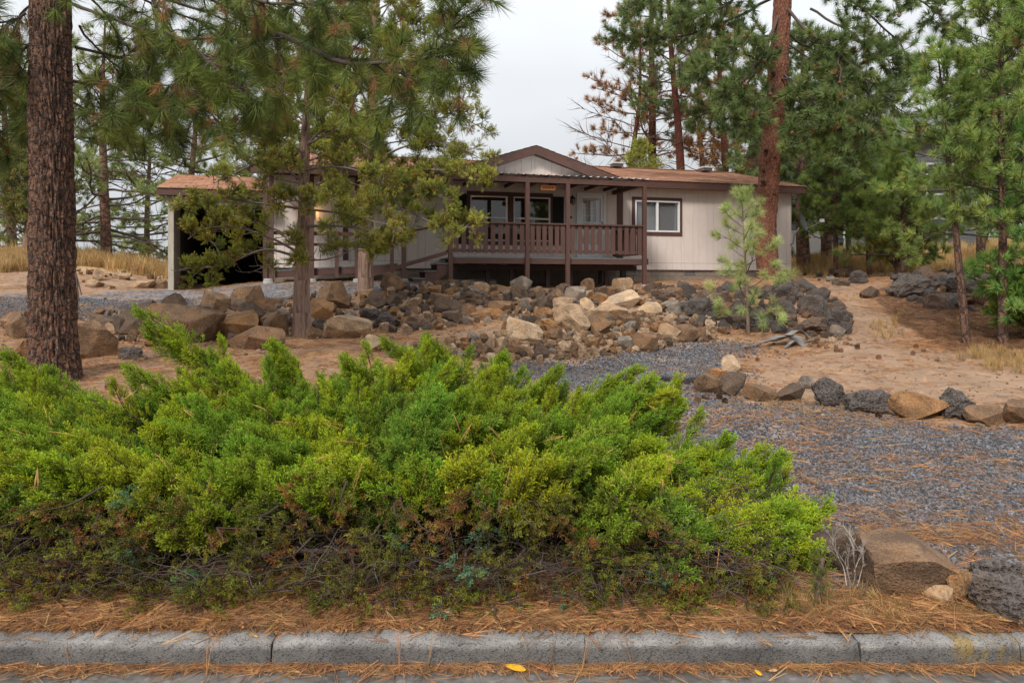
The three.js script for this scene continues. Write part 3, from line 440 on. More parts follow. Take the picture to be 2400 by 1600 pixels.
// porch
const timber = (F_, n, s0, s1, v0, v1, t0, t1, parent) => F_.box(n, s0, s1, v0, v1, t0, t1, M.brown, parent);
{
  const P = new Frame('porch', 'raised covered porch with brown railing in front of the white storm door', 'porch', -3.7, 1.5, 1), T = 2.0;
  for (let k = 0; k < 14; k++) { const t0 = .08 + k * .141; P.box('deck_board', -6.36, -.94, 2.405, 2.44, t0, t0 + .135, M.greyDeck); }
  for (const [a, b] of [[-6.36, -4.46], [-4.45, -.93]]) timber(P, 'rim_board', a, b, 2.27, 2.415, T + .0, T + .04);
  P.box('rim_board', -.98, -.94, 2.27, 2.404, .05, T, M.brown); P.box('joist_beam', -6.3, -1.0, 2.12, 2.26, 1.35, 1.45, M.brownDark); for (let s = -6.2; s < -1; s += .6) P.box('joist', s, s + .04, 2.26, 2.404, .1, T - .01, M.brownDark);
  const X = [-6.42, -4.40, -3.29, -1.08]; const gy = [1.66, 1.5, 1.48, 1.62];
  X.forEach((x, k) => { timber(P, 'post', x - .052, x + .052, gy[k], 4.382, T + .045, T + .145); });
  for (const x of [-5.3, -4.63, -3.62, -2.95, -1.9, -1.42]) P.box('under_post', x - .05, x + .05, 1.4, 2.12, 1.34, 1.44, M.brownDark);
  for (const x of [-1.75, -1.0, -3.9]) P.box('under_post', x - .045, x + .045, 1.4, 2.26, .55, .64, M.brownDark);
  P.box('roof_beam', -6.47, -1.02, 4.384, 4.535, T + .05, T + .14, M.brown); P.box('roof_beam', -1.13, -1.04, 4.41, 4.53, .03, T + .045, M.brown);
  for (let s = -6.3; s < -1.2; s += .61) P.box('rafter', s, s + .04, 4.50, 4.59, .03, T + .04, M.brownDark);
  // ribbed metal sheet roof
  const g = new MB(), n = 27 * 8; for (let j = 0; j <= n; j++) { const s = lerp(-6.52, -.98, j / n), r = Math.max(0, Math.cos(j / n * 27 * 6.283) - .55) * .055; for (const [v, t] of [[4.575, T + .2], [4.66, 1.0], [4.74, .05]]) g.v(s, v + r, t); } for (let j = 0; j < n; j++) for (let q = 0; q < 2; q++) g.q(j * 3 + q, j * 3 + 3 + q, j * 3 + 4 + q, j * 3 + 1 + q);
  P.mesh('metal_roof', g.geo(), M.metalRoof);
  // railing
  const rail = new THREE.Group(); rail.name = 'railing'; P.g.add(rail);
  const bays = [[-6.366, -4.455, 10], [-4.346, -3.344, 6], [-3.236, -1.134, 11]];
  for (const [a, b, c] of bays) {
    timber(P, 'top_rail', a, b, 3.295, 3.335, T + .03, T + .15, rail); P.box('back_rail', a, b, 3.20, 3.294, T + .055, T + .09, M.brownDark, rail); P.box('bottom_rail', a, b, 2.56, 2.635, T + .05, T + .09, M.brown, rail);
    const st = (b - a) / c; for (let k = 0; k < c; k++) { const x = a + st * (k + .5) + (RH() - .5) * .014; timber(P, 'baluster', x - .058, x + .058, 2.535 + RH() * .012, 3.292, T + .092, T + .115, rail); }
  }
  for (const sx of [-1.11, -6.40]) { P.box('top_rail', sx - .05, sx + .05, 3.295, 3.335, sx > -2 ? .05 : 1.4, T + .028, M.brown, rail); P.box('bottom_rail', sx - .02, sx + .02, 2.56, 2.635, sx > -2 ? .05 : 1.4, T + .04, M.brown, rail); for (let k = 0; k < (sx > -2 ? 10 : 3); k++) { const t = (sx > -2 ? .12 : 1.45) + k * .19; P.box('baluster', sx + .021, sx + .043, 2.54, 3.293, t, t + .115, M.brown, rail); } }
  // steps down to the left
  const stairs = new THREE.Group(); stairs.name = 'stairs'; P.g.add(stairs);
  for (const t of [1.12, T + .03]) { const q = new THREE.Shape([[-6.47, 2.43], [-6.47, 2.02], [-7.52, 1.36], [-7.62, 1.66], [-7.35, 1.66], [-7.35, 1.86], [-7.06, 1.86], [-7.06, 2.05], [-6.76, 2.05], [-6.76, 2.24], [-6.47, 2.24]].map((p) => new THREE.Vector2(...p))); const ge = new THREE.ExtrudeGeometry(q, { depth: .04, bevelEnabled: false }); ge.translate(0, 0, t); P.mesh('stringer', ge, M.brown, stairs); }
  [[-7.63, 1.665], [-7.37, 1.862], [-7.08, 2.052], [-6.78, 2.242]].forEach(([s, v]) => P.box('tread', s, s + .31, v, v + .035, 1.1, T + .09, M.greyDeck, stairs));
  for (const [x, k] of [[-6.42, 0], [-4.4, 1], [-3.29, 2], [-1.08, 3]]) { const gq = new THREE.CylinderGeometry(.13, .19, .24, 4).rotateY(Math.PI / 4 + .02).translate(x, gy[k] - .01, T + .095); P.mesh('pier_block', gq, M.pier); }
  P.box('skirting_slab', -6.9, -4.95, 1.72, 1.86, .9, 1.0, M.pier);
}
{ // house number board on the porch beam
  const c = document.createElement('canvas'); c.width = 512; c.height = 200; const x = c.getContext('2d'); const R = rng(9);
  x.fillStyle = '#c9803f'; x.fillRect(0, 0, 512, 200); for (let k = 0; k < 160; k++) { x.fillStyle = `rgba(${150 + R() * 90 | 0},${80 + R() * 60 | 0},40,.25)`; x.fillRect(0, R() * 200, 512, 1 + R() * 3); }
  x.fillStyle = '#2e1a10'; x.font = 'bold 150px sans-serif'; x.textAlign = 'center'; x.textBaseline = 'middle'; x.fillText('60906', 256, 106, 420);
  const t = new THREE.CanvasTexture(c); t.colorSpace = THREE.SRGBColorSpace;
  const S = new Frame('house_number_sign', 'orange wooden number board reading 60906 under the porch roof beam', 'sign', -3.8, 4.21, 2.0);
  S.box('board', -4.0, -3.6, 4.215, 4.345, 1.98, 2.0, std([.5, .25, .1], .7)); const pl = new THREE.PlaneGeometry(.396, .126).translate(-3.8, 4.28, 2.0025); S.mesh('number_face', pl, std([1, 1, 1], .7, { map: t }));
  for (const q of [-3.95, -3.65]) { const g = new THREE.CylinderGeometry(.004, .004, .045, 6).translate(q, 4.366, 1.99); S.mesh('hanger', g, M.steel); }
}
{ // covered walkway with ramp between carport and porch
  const W = new Frame('walkway', 'covered wooden ramp walkway between the carport and the porch steps', 'walkway', -8.6, 1.6, 1);
  const T = 2.0, ramp = (s) => lerp(1.97, 2.17, (s + 10.65) / 3.1);
  for (const [a, b] of [[-10.65, -9.2], [-9.2, -7.7]]) W.bar('rim_board', a, ramp(a), b, ramp(b), .15, T - .35, T - .31, M.brown);
  for (let k = 0; k < 21; k++) { const s = -10.65 + k * .141; W.bar('ramp_board', s, ramp(s) + .095, s + .135, ramp(s + .135) + .095, .035, .2, T - .3, M.greyDeck); }
  W.bar('ramp_rail', -8.36, 1.98, -6.52, 2.53, .10, T + .12, T + .16, M.brown); W.bar('ramp_rail', -8.9, 2.78, -6.5, 3.3, .05, .95, 1.04, M.brown);
  for (const [v0, v1] of [[2.94, 3.03], [2.68, 2.75]]) W.box('guard_rail', -10.68, -8.2, v0, v1, T - .33, T - .28, M.brown);
  for (const s of [-10.73, -9.79, -8.7, -7.55]) W.box('post', s - .055, s + .055, 1.72, s < -10 ? 4.384 : 4.384, T - .3, T - .2, M.brown);
  W.box('post', -10.92, -10.82, 1.72, 4.384, T - .3, T - .2, M.brown); for (const s of [-9.2, -7.85]) W.box('short_post', s - .045, s + .045, 1.9, 3.04, T - .27, T - .2, M.brown);
  for (const s of [-10.8, -9.79, -8.7, -7.55]) { const gq = new THREE.CylinderGeometry(.13, .2, .2, 4).rotateY(Math.PI / 4).translate(s, 1.78, T - .25); W.mesh('pier_block', gq, M.pier); }
  W.box('roof_beam', -10.95, -6.53, 4.384, 4.535, T + .05, T + .14, M.brown); W.box('roof_beam', -10.95, -6.53, 4.386, 4.50, T - .3, T - .2, M.brownDark);
  for (let s = -10.8; s < -6.6; s += .61) W.box('rafter', s, s + .04, 4.50, 4.58, .03, T + .04, M.brownDark);
  const g = new MB(), n = 22 * 8; for (let j = 0; j <= n; j++) { const s = lerp(-10.98, -6.53, j / n), r = Math.max(0, Math.cos(j / n * 22 * 6.283) - .55) * .055; for (const [v, t] of [[4.572, T + .2], [4.655, 1.0], [4.735, .05]]) g.v(s, v + r, t); } for (let j = 0; j < n; j++) for (let q = 0; q < 2; q++) g.q(j * 3 + q, j * 3 + 3 + q, j * 3 + 4 + q, j * 3 + 1 + q);
  W.mesh('metal_roof', g.geo(), M.metalRoof);
}
{ const p = hw(-9.77, 3.62, .03), l = thing('wall_lamp', 'small glowing amber lamp on the wall beside the ramp', 'lamp', p, HA);
  part(l, 'back_plate', boxG(.09, .16, .02, 0, 0, .012), M.black); part(l, 'bulb', new THREE.SphereGeometry(.035, 14, 10).translate(0, .02, .07), std([1, .7, .3], 1, { emissive: new THREE.Color(1, .5, .12), emissiveIntensity: 5 })); const ar = new MB(); ar.tube([V(0, -.04, .02), V(0, -.06, .07), V(0, -.015, .07)], .008, .008, 6); part(l, 'arm', ar.geo(), M.black);
  const pl = new THREE.PointLight(new THREE.Color(1, .6, .24), .12); pl.position.copy(p).addScaledVector(HN, .07).add(V(0, .02, 0)); pl.castShadow = true; scene.add(pl); }
{ // carport
  const C = new Frame('carport', 'cream carport with a dark open front and orange shingled roof at the left end', 'carport', -12.1, 1.4, -2);
  const SL = -13.27, SR = -11.02, TB = -6.5, T = .3;
  C.box('post', SL, SL + .13, 1.3, 3.78, T - .13, T, M.cream); C.box('header', SL - .04, SR, 3.765, 3.94, T - .12, T + .005, M.cream); C.box('side_wall', SL, SL + .04, 1.3, 3.93, TB, T - .131, M.cream); C.box('inner_wall', SL + .041, SL + .06, 1.3, 3.93, TB, -1.2, M.inside);  // inner faces coloured near black so the interior reads as deep shade
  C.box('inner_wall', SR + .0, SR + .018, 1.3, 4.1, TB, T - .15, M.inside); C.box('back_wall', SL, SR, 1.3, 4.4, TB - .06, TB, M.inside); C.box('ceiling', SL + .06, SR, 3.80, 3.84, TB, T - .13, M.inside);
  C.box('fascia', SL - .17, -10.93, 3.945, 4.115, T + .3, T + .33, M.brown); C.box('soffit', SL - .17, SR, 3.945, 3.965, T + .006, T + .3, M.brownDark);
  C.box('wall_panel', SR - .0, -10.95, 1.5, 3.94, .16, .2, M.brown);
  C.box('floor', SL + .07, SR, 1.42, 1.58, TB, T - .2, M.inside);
  const VE = 4.115, VR = 4.82, TF = T + .33, TR = -2.1, S0 = SL - .17, S1 = -10.93; const d = new MB(); for (const [a, b, c, e] of [[TF, VE, TR, VR], [TR, VR, TB - .4, VE]]) d.q(...[[S0, b, a], [S1, b, a], [S1, e, c], [S0, e, c]].map((p) => d.v(...p)));
  const roof = C.mesh('roof', d.geo(false), M.brownDark);
  C.mesh('shingles', shingleGeo((u, w) => [lerp(S0 - .02, S1, u), lerp(VE, VR, w) + .006, lerp(TF + .03, TR, w)], rng(4), 18, .3, S1 - S0, .02), M_SHINGLE, roof, 'stuff');
  C.mesh('shingles', shingleGeo((u, w) => [lerp(S0 - .02, S1, u), lerp(VE, VR, w) + .006, lerp(TB - .43, TR, w)], rng(4), 14, .4, S1 - S0, .02), M_SHINGLE, roof, 'stuff');
  const rk = new THREE.Shape([[TF, 3.945], [TF, VE], [TR, VR], [TB - .4, VE], [TB - .4, 3.945], [TR, VR - .17]].map((p) => new THREE.Vector2(...p))); const g = new THREE.ExtrudeGeometry(rk, { depth: .035, bevelEnabled: false }); g.rotateY(-Math.PI / 2).translate(S0 + .0, 0, 0); C.mesh('rake_board', g, M.brown);
  const gw = new THREE.Shape([[T, 3.93], [TR, VR - .2], [TB, 3.93]].map((p) => new THREE.Vector2(...p))); for (const x of [SL + .04, SR]) { const q = new THREE.ExtrudeGeometry(gw, { depth: .03, bevelEnabled: false }); q.rotateY(-Math.PI / 2).translate(x, 0, 0); C.mesh('gable_wall', q, M.cream); }
}
{ // satellite dish on the right-hand corner
  const D = new Frame('satellite_dish', 'grey satellite dish on an arm at the right corner of the house', 'dish', 5.2, 3.3, .05);
  const tube = (n, pts, r, m) => { const g = new MB(); g.tube(pts.map((p) => V(...p)), r, r, 8); D.mesh(n, g.geo(), m); };
  tube('mast', [[5.06, 3.0, .02], [5.10, 3.05, .1], [5.12, 3.3, .12], [5.30, 3.55, .13]], .025, M.steel); tube('feed_arm', [[5.33, 3.45, .2], [5.62, 3.62, .5], [5.78, 3.74, .62]], .014, M.steel);
  const g = new THREE.LatheGeometry(Array.from({ length: 12 }, (_, k) => new THREE.Vector2(k / 11 * .27, (k / 11) ** 2 * .06)), 36); g.scale(1, 1, 1.22).rotateX(Math.PI / 2 - .35).rotateY(.62).translate(5.36, 3.72, .18); D.mesh('reflector', g, std([.12, .125, .13], .5));
  D.box('feed_horn', 5.73, 5.83, 3.70, 3.80, .57, .67, M.white); D.box('cable_box', 5.068, 5.13, 2.35, 3.25, -.12, -.04, M.steel);
}

// ---------------------------------------------------------------- rocks
function rockGeo(seed, detail, boxy, cuts, rough) {
  const R = rng(seed); let g = new THREE.IcosahedronGeometry(1, detail); g.deleteAttribute('uv'); g.deleteAttribute('normal'); g = mergeVertices(g, 1e-4);
  const p = g.attributes.position, pl = []; for (let k = 0; k < cuts; k++) pl.push([rv(R), lerp(.5, .86, R())]);
  const q = new THREE.Quaternion().setFromAxisAngle(rv(R), R() * .5), v = V();
  for (let k = 0; k < p.count; k++) {
    v.fromBufferAttribute(p, k); const m = Math.max(Math.abs(v.x), Math.abs(v.y), Math.abs(v.z)); v.multiplyScalar(lerp(1, .82 / m, boxy)).applyQuaternion(q);
    for (const [n, h] of pl) { const d = v.dot(n); if (d > h) v.addScaledVector(n, h - d); }
    const s = seed * 3.1; v.multiplyScalar(1 + fbm(v.x * 1.6 + s, v.y * 1.6, v.z * 1.6, 2) * rough + fbm(v.x * 6 + s, v.y * 6, v.z * 6, 2) * rough * .3); p.setXYZ(k, v.x, v.y, v.z);
  }
  g.computeBoundingBox(); const b = g.boundingBox, c = b.getCenter(V()), z = b.getSize(V()); g.translate(-c.x, -c.y, -c.z).scale(1 / z.x, 1 / z.y, 1 / z.z);   // unit size
  g = toCreasedNormals(g, .38); const P = g.attributes.position, N = g.attributes.normal, uv = new Float32Array(P.count * 2);
  for (let k = 0; k < P.count; k += 3) {
    const nx = Math.abs(N.getX(k) + N.getX(k + 1) + N.getX(k + 2)), ny = Math.abs(N.getY(k) + N.getY(k + 1) + N.getY(k + 2)), nz = Math.abs(N.getZ(k) + N.getZ(k + 1) + N.getZ(k + 2));
    for (let i = k; i < k + 3; i++) { const x = P.getX(i), y = P.getY(i), w = P.getZ(i), [a, c2] = nx > ny && nx > nz ? [w, y] : ny > nz ? [x, w] : [x, y]; uv[i * 2] = a * .8 + seed * .37; uv[i * 2 + 1] = c2 * .8 + seed * .61; }
  }
  g.setAttribute('uv', new THREE.BufferAttribute(uv, 2)); return g;
}
const RB = Array.from({ length: 10 }, (_, k) => rockGeo(100 + k, 13, .8, 7, .035));   // blocky
const RC = Array.from({ length: 10 }, (_, k) => rockGeo(200 + k, 13, .45, 12, .05));  // angular
const RL = Array.from({ length: 8 }, (_, k) => rockGeo(300 + k, 15, .2, 5, .26));     // lava, lumpy
const SB = Array.from({ length: 10 }, (_, k) => rockGeo(400 + k, 5, .75, 7, .04)), SC = Array.from({ length: 12 }, (_, k) => rockGeo(500 + k, 5, .45, 11, .06)), SL_ = Array.from({ length: 8 }, (_, k) => rockGeo(600 + k, 6, .2, 6, .24));
const RR = rng(31);
// a rock seen at photograph pixels: centre x, base y, width, height
function placeRock(m, x, yb, w, h, o = {}) {
  const g = ground(x, yb - h * .12), d = -g.z, W = w / F * d, Hh = h / F * d, D = (o.deep ?? .8) * (W * .6 + Hh * .4), b = at(x, yb, d);
  m.scale.set(W * 1.05, Hh * 1.22, D); m.rotation.set(o.rx ?? (RR() - .5) * .25, o.ry ?? (RR() - .5) * .5, o.rz ?? (RR() - .5) * .2);
  m.position.set(b.x, b.y + Hh * .46, b.z - D * .22); return m;
}
function boulder(geo, mat, x, yb, w, h, label, o) { const m = shade(new THREE.Mesh(geo, mat)); m.name = numbered('boulder'); scene.add(m); tag(m, label, 'boulder', o?.group); placeRock(m, x, yb, w, h, o);
  const g = geo.clone(); g.scale(m.scale.x, m.scale.y, m.scale.z); m.scale.set(1, 1, 1); const P = g.attributes.position, q = g.attributes.uv, a = V(), b = V(), c = V();   // the grain keeps its real size on big stones
  for (let k = 0; k < P.count; k += 3) { a.fromBufferAttribute(P, k); b.fromBufferAttribute(P, k + 1).sub(a); c.fromBufferAttribute(P, k + 2).sub(a); b.cross(c); const nx = Math.abs(b.x), ny = Math.abs(b.y), nz = Math.abs(b.z); for (let i = k; i < k + 3; i++) { const X = P.getX(i) * 1.3, Y = P.getY(i) * 1.3, Z = P.getZ(i) * 1.3; nx > ny && nx > nz ? q.setXY(i, Z, Y) : ny > nz ? q.setXY(i, X, Z) : q.setXY(i, X, Y); q.setXY(i, q.getX(i) + x * .013, q.getY(i) + yb * .017); } }
  m.geometry = g; return m; }
const rowG = 'boulders set in a row along the gravel drive';
[
  [RB[0], ROCK.brown, 1660, 928, 62, 50, 'square brown boulder, leftmost at the end of the row along the drive', { rx: 0, rz: .02, ry: .1 }],
  [RB[3], ROCK.dark, 1720, 934, 56, 58, 'upright dark brown boulder beside the square one at the row end', { rx: .05, rz: -.06, ry: -.2 }],
  [RC[1], ROCK.pale, 1719, 876, 46, 40, 'pale tan boulder leaning on top behind the row end', { rz: -.3 }],
  [RB[5], ROCK.orange, 1688, 890, 46, 26, 'flat orange rock lying between the two square boulders', {}],
  [RC[2], ROCK.brown, 1784, 944, 76, 40, 'low brown wedge boulder right of the two square ones', { rz: -.1 }],
  [RB[7], ROCK.dark, 1853, 944, 60, 40, 'dark brown blunt boulder in front of a small grey one', {}],
  [RC[4], ROCK.grey, 1892, 914, 44, 32, 'small grey boulder half hidden behind the row', {}],
  [RL[0], ROCK.lava, 1950, 958, 96, 62, 'long dark lava boulder tilted down to the right', { rz: -.45, deep: .6 }],
  [RL[1], ROCK.lava, 2043, 972, 114, 54, 'wide black lava boulder with a notched top in the row', {}],
  [RC[5], ROCK.orange, 2157, 988, 122, 66, 'large orange brown boulder between two dark lava boulders', {}],
  [RL[2], ROCK.lava, 2248, 990, 82, 76, 'peaked dark lava boulder right of the orange brown one', { rz: .1 }],
  [RC[6], ROCK.brown, 2323, 997, 104, 42, 'long low brown boulder near the right picture edge', {}],
  [RC[7], ROCK.brown, 2400, 1002, 70, 58, 'brown boulder cut by the right picture edge', {}],
  [RB[2], ROCK.grey, 2304, 999, 30, 10, 'small grey stone at the foot of the long low boulder', {}],
  [RB[4], ROCK.dark, 1964, 1345, 150, 92, 'dark pitted block beside the juniper and the dead bush', { deep: .7, ry: .15, rx: 0, rz: 0 }],
  [RB[2], ROCK.brown, 2143, 1402, 224, 118, 'broad flat topped brown slab near the kerb', { deep: .95, ry: .1, rx: .06, rz: 3.1 }],
  [RC[3], ROCK.orange, 2266, 1420, 96, 84, 'small tan angular boulder wedged right of the slab', {}],
  [RB[9], ROCK.tan, 2212, 1422, 70, 46, 'short tan stone between the slab and the angular boulder', {}],
  [RC[2], ROCK.brown, 2052, 1380, 70, 62, 'small brown stone filling the gap between block and slab', {}],
  [RL[3], ROCK.lava, 2338, 1385, 124, 70, 'black lava boulder behind the big one at the right edge', {}],
  [RL[4], ROCK.lava, 2372, 1474, 162, 116, 'large grey black lava boulder nearest the kerb at right', { rz: -.2 }],
  // boulder bank on the left
  [RB[8], ROCK.brown, 22, 778, 74, 44, 'brown boulder at the left picture edge behind the pine', {}],
  [RB[1], ROCK.brown, 40, 800, 62, 60, 'leaning tan slab just left of the big pine trunk', { rz: .5 }],
  [RB[9], ROCK.orange, 42, 850, 70, 54, 'brown block at the foot of the bank left of the pine', {}],
  [RB[0], ROCK.brown, 10, 850, 56, 32, 'low reddish block at the very left edge', {}],
  [RB[5], ROCK.brown, 214, 848, 92, 92, 'large brown block right behind the big pine trunk', { ry: .5, rz: -.2 }],
  [RC[8], ROCK.dark, 234, 772, 76, 32, 'dark flat rock on the bank above the block by the pine', {}],
  [RC[9], ROCK.dark, 276, 788, 40, 46, 'dark leaning rock next to the flat one on the bank', { rz: .3 }],
  [RB[3], ROCK.dark, 318, 790, 92, 72, 'dark upright slab left of the largest boulder', { rz: .25 }],
  [RC[0], ROCK.brown, 408, 812, 200, 92, 'largest boulder of the bank, a wide brown sloping slab', { deep: .8, rz: -.12, ry: -.2 }],
  [RB[4], ROCK.dark, 398, 742, 60, 44, 'peaked boulder crest behind the largest slab', { rz: .6 }],
  [RB[7], ROCK.orange, 532, 812, 90, 92, 'orange brown cube tilted on its corner beside the largest slab', { rz: -.62, ry: .35, rx: .25, deep: 1 }],
  [RC[2], ROCK.brown, 500, 745, 64, 60, 'rounded brown boulder up behind the tilted cube', {}],
  [RB[2], ROCK.brown, 574, 722, 74, 50, 'brown boulder at the top of the bank by the gravel', { rz: .2, ry: .5 }],
  [RB[6], ROCK.dark, 548, 730, 50, 30, 'dark boulder below the topmost boulder of the bank', {}],
  [RC[4], ROCK.tan, 458, 757, 44, 26, 'small light tan rock on the slope above the largest slab', {}],
  [RC[1], ROCK.dark, 582, 770, 64, 60, 'dark angular boulder right of the tilted cube', {}],
  [RB[8], ROCK.brown, 596, 826, 116, 58, 'two faced tan block at the foot of the bank', { ry: .6, rz: -.1 }],
  [RC[6], ROCK.brown, 634, 772, 54, 40, 'brown boulder between the dark one and the juniper trunk', {}],
  [RL[5], ROCK.lava, 300, 845, 56, 30, 'small dark rock alone on the needles below the bank', {}],
  [RB[1], ROCK.orange, 746, 766, 66, 62, 'orange brown boulder just right of the front juniper trunk', { rz: -.4 }],
  [RB[9], ROCK.brown, 774, 727, 80, 62, 'mossy brown boulder on top right of the front juniper', { rz: .35 }],
  [RB[0], ROCK.tan, 812, 798, 108, 56, 'long square cut tan block right of the front juniper', { rz: 0, rx: 0, ry: .3 }],
  [RC[3], ROCK.brown, 735, 797, 36, 32, 'small brown rock at the root of the front juniper', {}],
  [RL[6], ROCK.lava, 744, 779, 38, 30, 'small black lava rock under the orange boulder', {}],
  [RC[8], ROCK.brown, 922, 690, 66, 46, 'big rounded boulder under the porch steps', {}],
  [RC[5], ROCK.pale, 875, 826, 48, 40, 'pale tan rock standing alone at the start of the terrace wall', {}],
  [RC[9], ROCK.dark, 2042, 702, 40, 30, 'lone dark rock beside the footpath', {}],
].forEach((a) => boulder(...a));
// dry stone walls and banks: stones laid up as parts of one wall
const tones = { mixed: [[ROCK.brown, 3], [ROCK.tan, 2.6], [ROCK.dark, 2], [ROCK.orange, 1.4], [ROCK.grey, 2], [ROCK.rust, 2]], light: [[ROCK.tan, 3], [ROCK.brown, 3], [ROCK.orange, 2], [ROCK.pale, 1.2], [ROCK.grey, 1], [ROCK.dark, 1.2]], lava: [[ROCK.lava, 3], [ROCK.rust, 3], [ROCK.dark, 3], [ROCK.brown, 1]] };
const pick = (list) => { let s = 0; for (const [, w] of list) s += w; let r = RR() * s; for (const [m, w] of list) if ((r -= w) < 0) return m; return list[0][0]; };
const inPx = (poly, x, y) => insideP(poly, x, y);
function stoneWall(name, label, cat, big, areas, origin) {
  const w = thing(name, label, cat, ground(...origin)), o = w.position, taken = [];
  const add = (geo, mat, x, yb, ww, hh, opt) => { const m = part(w, 'stone', geo, mat); placeRock(m, x, yb, ww, hh, opt); m.position.sub(o); taken.push([x, yb - hh * .5, ww * .5, hh * .5]); };
  for (const b of big) add(...b);
  for (const [poly, n, lo, hi, tone, lavaShare] of areas) {
    const xs = poly.map((p) => p[0]), ys = poly.map((p) => p[1]), x0 = Math.min(...xs), x1 = Math.max(...xs), y0 = Math.min(...ys), y1 = Math.max(...ys);
    for (let k = 0, tries = 0; k < n && tries < n * 40; tries++) {
      const x = lerp(x0, x1, RR()), y = lerp(y0, y1, RR()); if (!inPx(poly, x, y)) continue;
      const s = lerp(lo, hi, Math.pow(RR(), 1.7)) * lerp(.8, 1.15, (y - y0) / (y1 - y0 + 1)), ww = s * lerp(.9, 1.45, RR()), hh = s * lerp(.65, 1.0, RR());
      if (taken.some(([a, b, c, e]) => Math.abs(a - x) < (c + ww * .5) * .56 && Math.abs(b - (y - hh * .5)) < (e + hh * .5) * .5)) continue;
      const lv = RR() < lavaShare; add(lv ? SL_[RR() * 8 | 0] : RR() < .5 ? SB[RR() * 10 | 0] : SC[RR() * 12 | 0], lv && tone !== 'light' ? (RR() < .6 ? ROCK.lava : ROCK.rust) : pick(tones[tone]), x, y, ww, hh, { ry: RR() * 6.28, rz: (RR() - .5) * .7, rx: (RR() - .5) * .5 }); k++;
    }
  }
  return w;
}
stoneWall('rock_bank', 'long bank of tumbled brown and black rocks below the porch', 'rock wall', [
  [RC[0], ROCK.grey, 1350, 715, 52, 42, {}], [RL[0], ROCK.dark, 1218, 712, 44, 42, {}], [RC[5], ROCK.brown, 1175, 690, 44, 22, {}], [RC[1], ROCK.brown, 1310, 712, 36, 32, {}], [RB[3], ROCK.brown, 1342, 712, 40, 30, {}], [RC[3], ROCK.dark, 1050, 745, 64, 50, {}], [RC[7], ROCK.dark, 1060, 762, 48, 34, {}], [RC[2], ROCK.brown, 1028, 720, 48, 34, {}],
  [RL[2], ROCK.lava, 905, 772, 66, 40, {}], [RL[4], ROCK.lava, 872, 758, 48, 34, {}], [RC[9], ROCK.dark, 918, 722, 46, 34, {}], [RC[4], ROCK.dark, 876, 726, 50, 28, {}], [RC[6], ROCK.orange, 1135, 752, 70, 28, {}], [RC[8], ROCK.orange, 1168, 752, 38, 28, {}], [RB[2], ROCK.brown, 1098, 752, 34, 38, {}], [RC[0], ROCK.brown, 1172, 736, 58, 30, {}], [RL[5], ROCK.rust, 978, 770, 64, 26, {}],
  [RC[2], ROCK.orange, 1410, 716, 34, 30, {}], [RB[6], ROCK.tan, 1486, 684, 14, 16, {}], [RB[4], ROCK.brown, 1030, 674, 32, 17, {}], [RC[4], ROCK.grey, 1100, 670, 24, 14, {}],
], [
  [[[850, 700], [990, 684], [1150, 684], [1260, 690], [1420, 690], [1560, 690], [1600, 712], [1440, 712], [1330, 735], [1220, 752], [1080, 768], [980, 782], [880, 784], [846, 750]], 240, 18, 56, 'mixed', .14],
  [[[190, 745], [330, 728], [480, 716], [640, 700], [670, 760], [660, 810], [560, 818], [250, 815]], 50, 18, 52, 'mixed', .12],
  [[[990, 668], [1160, 672], [1300, 684], [1440, 684], [1560, 672], [1660, 668], [1700, 690], [1500, 700], [1200, 694], [1000, 690]], 60, 9, 22, 'mixed', .1],
  [[[640, 708], [720, 690], [860, 690], [850, 770], [760, 780], [650, 770]], 44, 13, 34, 'mixed', .1],
], [1150, 730]);
stoneWall('terrace_wall', 'low dry stone terrace wall of tan rocks curving beside the gravel drive', 'rock wall', [
  [RC[3], ROCK.pale, 1228, 814, 92, 66, { rx: .3, rz: -.1 }], [RC[1], ROCK.tan, 1350, 782, 94, 64, { rz: -.25, rx: .3 }], [RC[5], ROCK.brown, 1404, 792, 54, 52, {}], [RB[5], ROCK.tan, 1430, 752, 86, 40, { rz: .15, rx: .35 }], [RB[7], ROCK.pale, 1454, 721, 90, 32, { rz: .12, rx: .4 }], [RC[7], ROCK.grey, 1468, 826, 40, 36, {}], [RC[0], ROCK.brown, 1515, 828, 62, 46, {}],
  [RB[8], ROCK.pale, 1522, 742, 56, 28, { rx: .4 }], [RC[6], ROCK.grey, 1578, 738, 50, 32, {}], [RB[1], ROCK.brown, 1608, 806, 54, 44, {}], [RB[3], ROCK.brown, 1640, 802, 32, 34, {}], [RC[8], ROCK.tan, 1570, 800, 50, 40, {}], [RC[9], ROCK.brown, 1136, 834, 36, 27, {}], [RC[2], ROCK.grey, 932, 836, 34, 26, {}], [RC[4], ROCK.tan, 960, 832, 42, 28, {}], [RB[0], ROCK.brown, 1205, 838, 50, 30, {}], [RB[9], ROCK.brown, 1300, 806, 38, 36, {}], [RC[3], ROCK.dark, 1272, 842, 36, 30, {}], [RB[2], ROCK.tan, 1192, 845, 34, 18, {}], [RC[1], ROCK.brown, 1462, 760, 44, 30, {}],
], [
  [[[900, 818], [1000, 822], [1120, 800], [1200, 775], [1300, 740], [1400, 725], [1480, 745], [1560, 750], [1650, 770], [1680, 800], [1600, 812], [1480, 832], [1330, 845], [1230, 852], [1100, 848], [1000, 842], [920, 838]], 200, 16, 44, 'light', .12],
  [[[1500, 690], [1600, 690], [1700, 710], [1700, 790], [1600, 790], [1500, 740]], 70, 12, 36, 'light', .3],
], [1380, 800]);
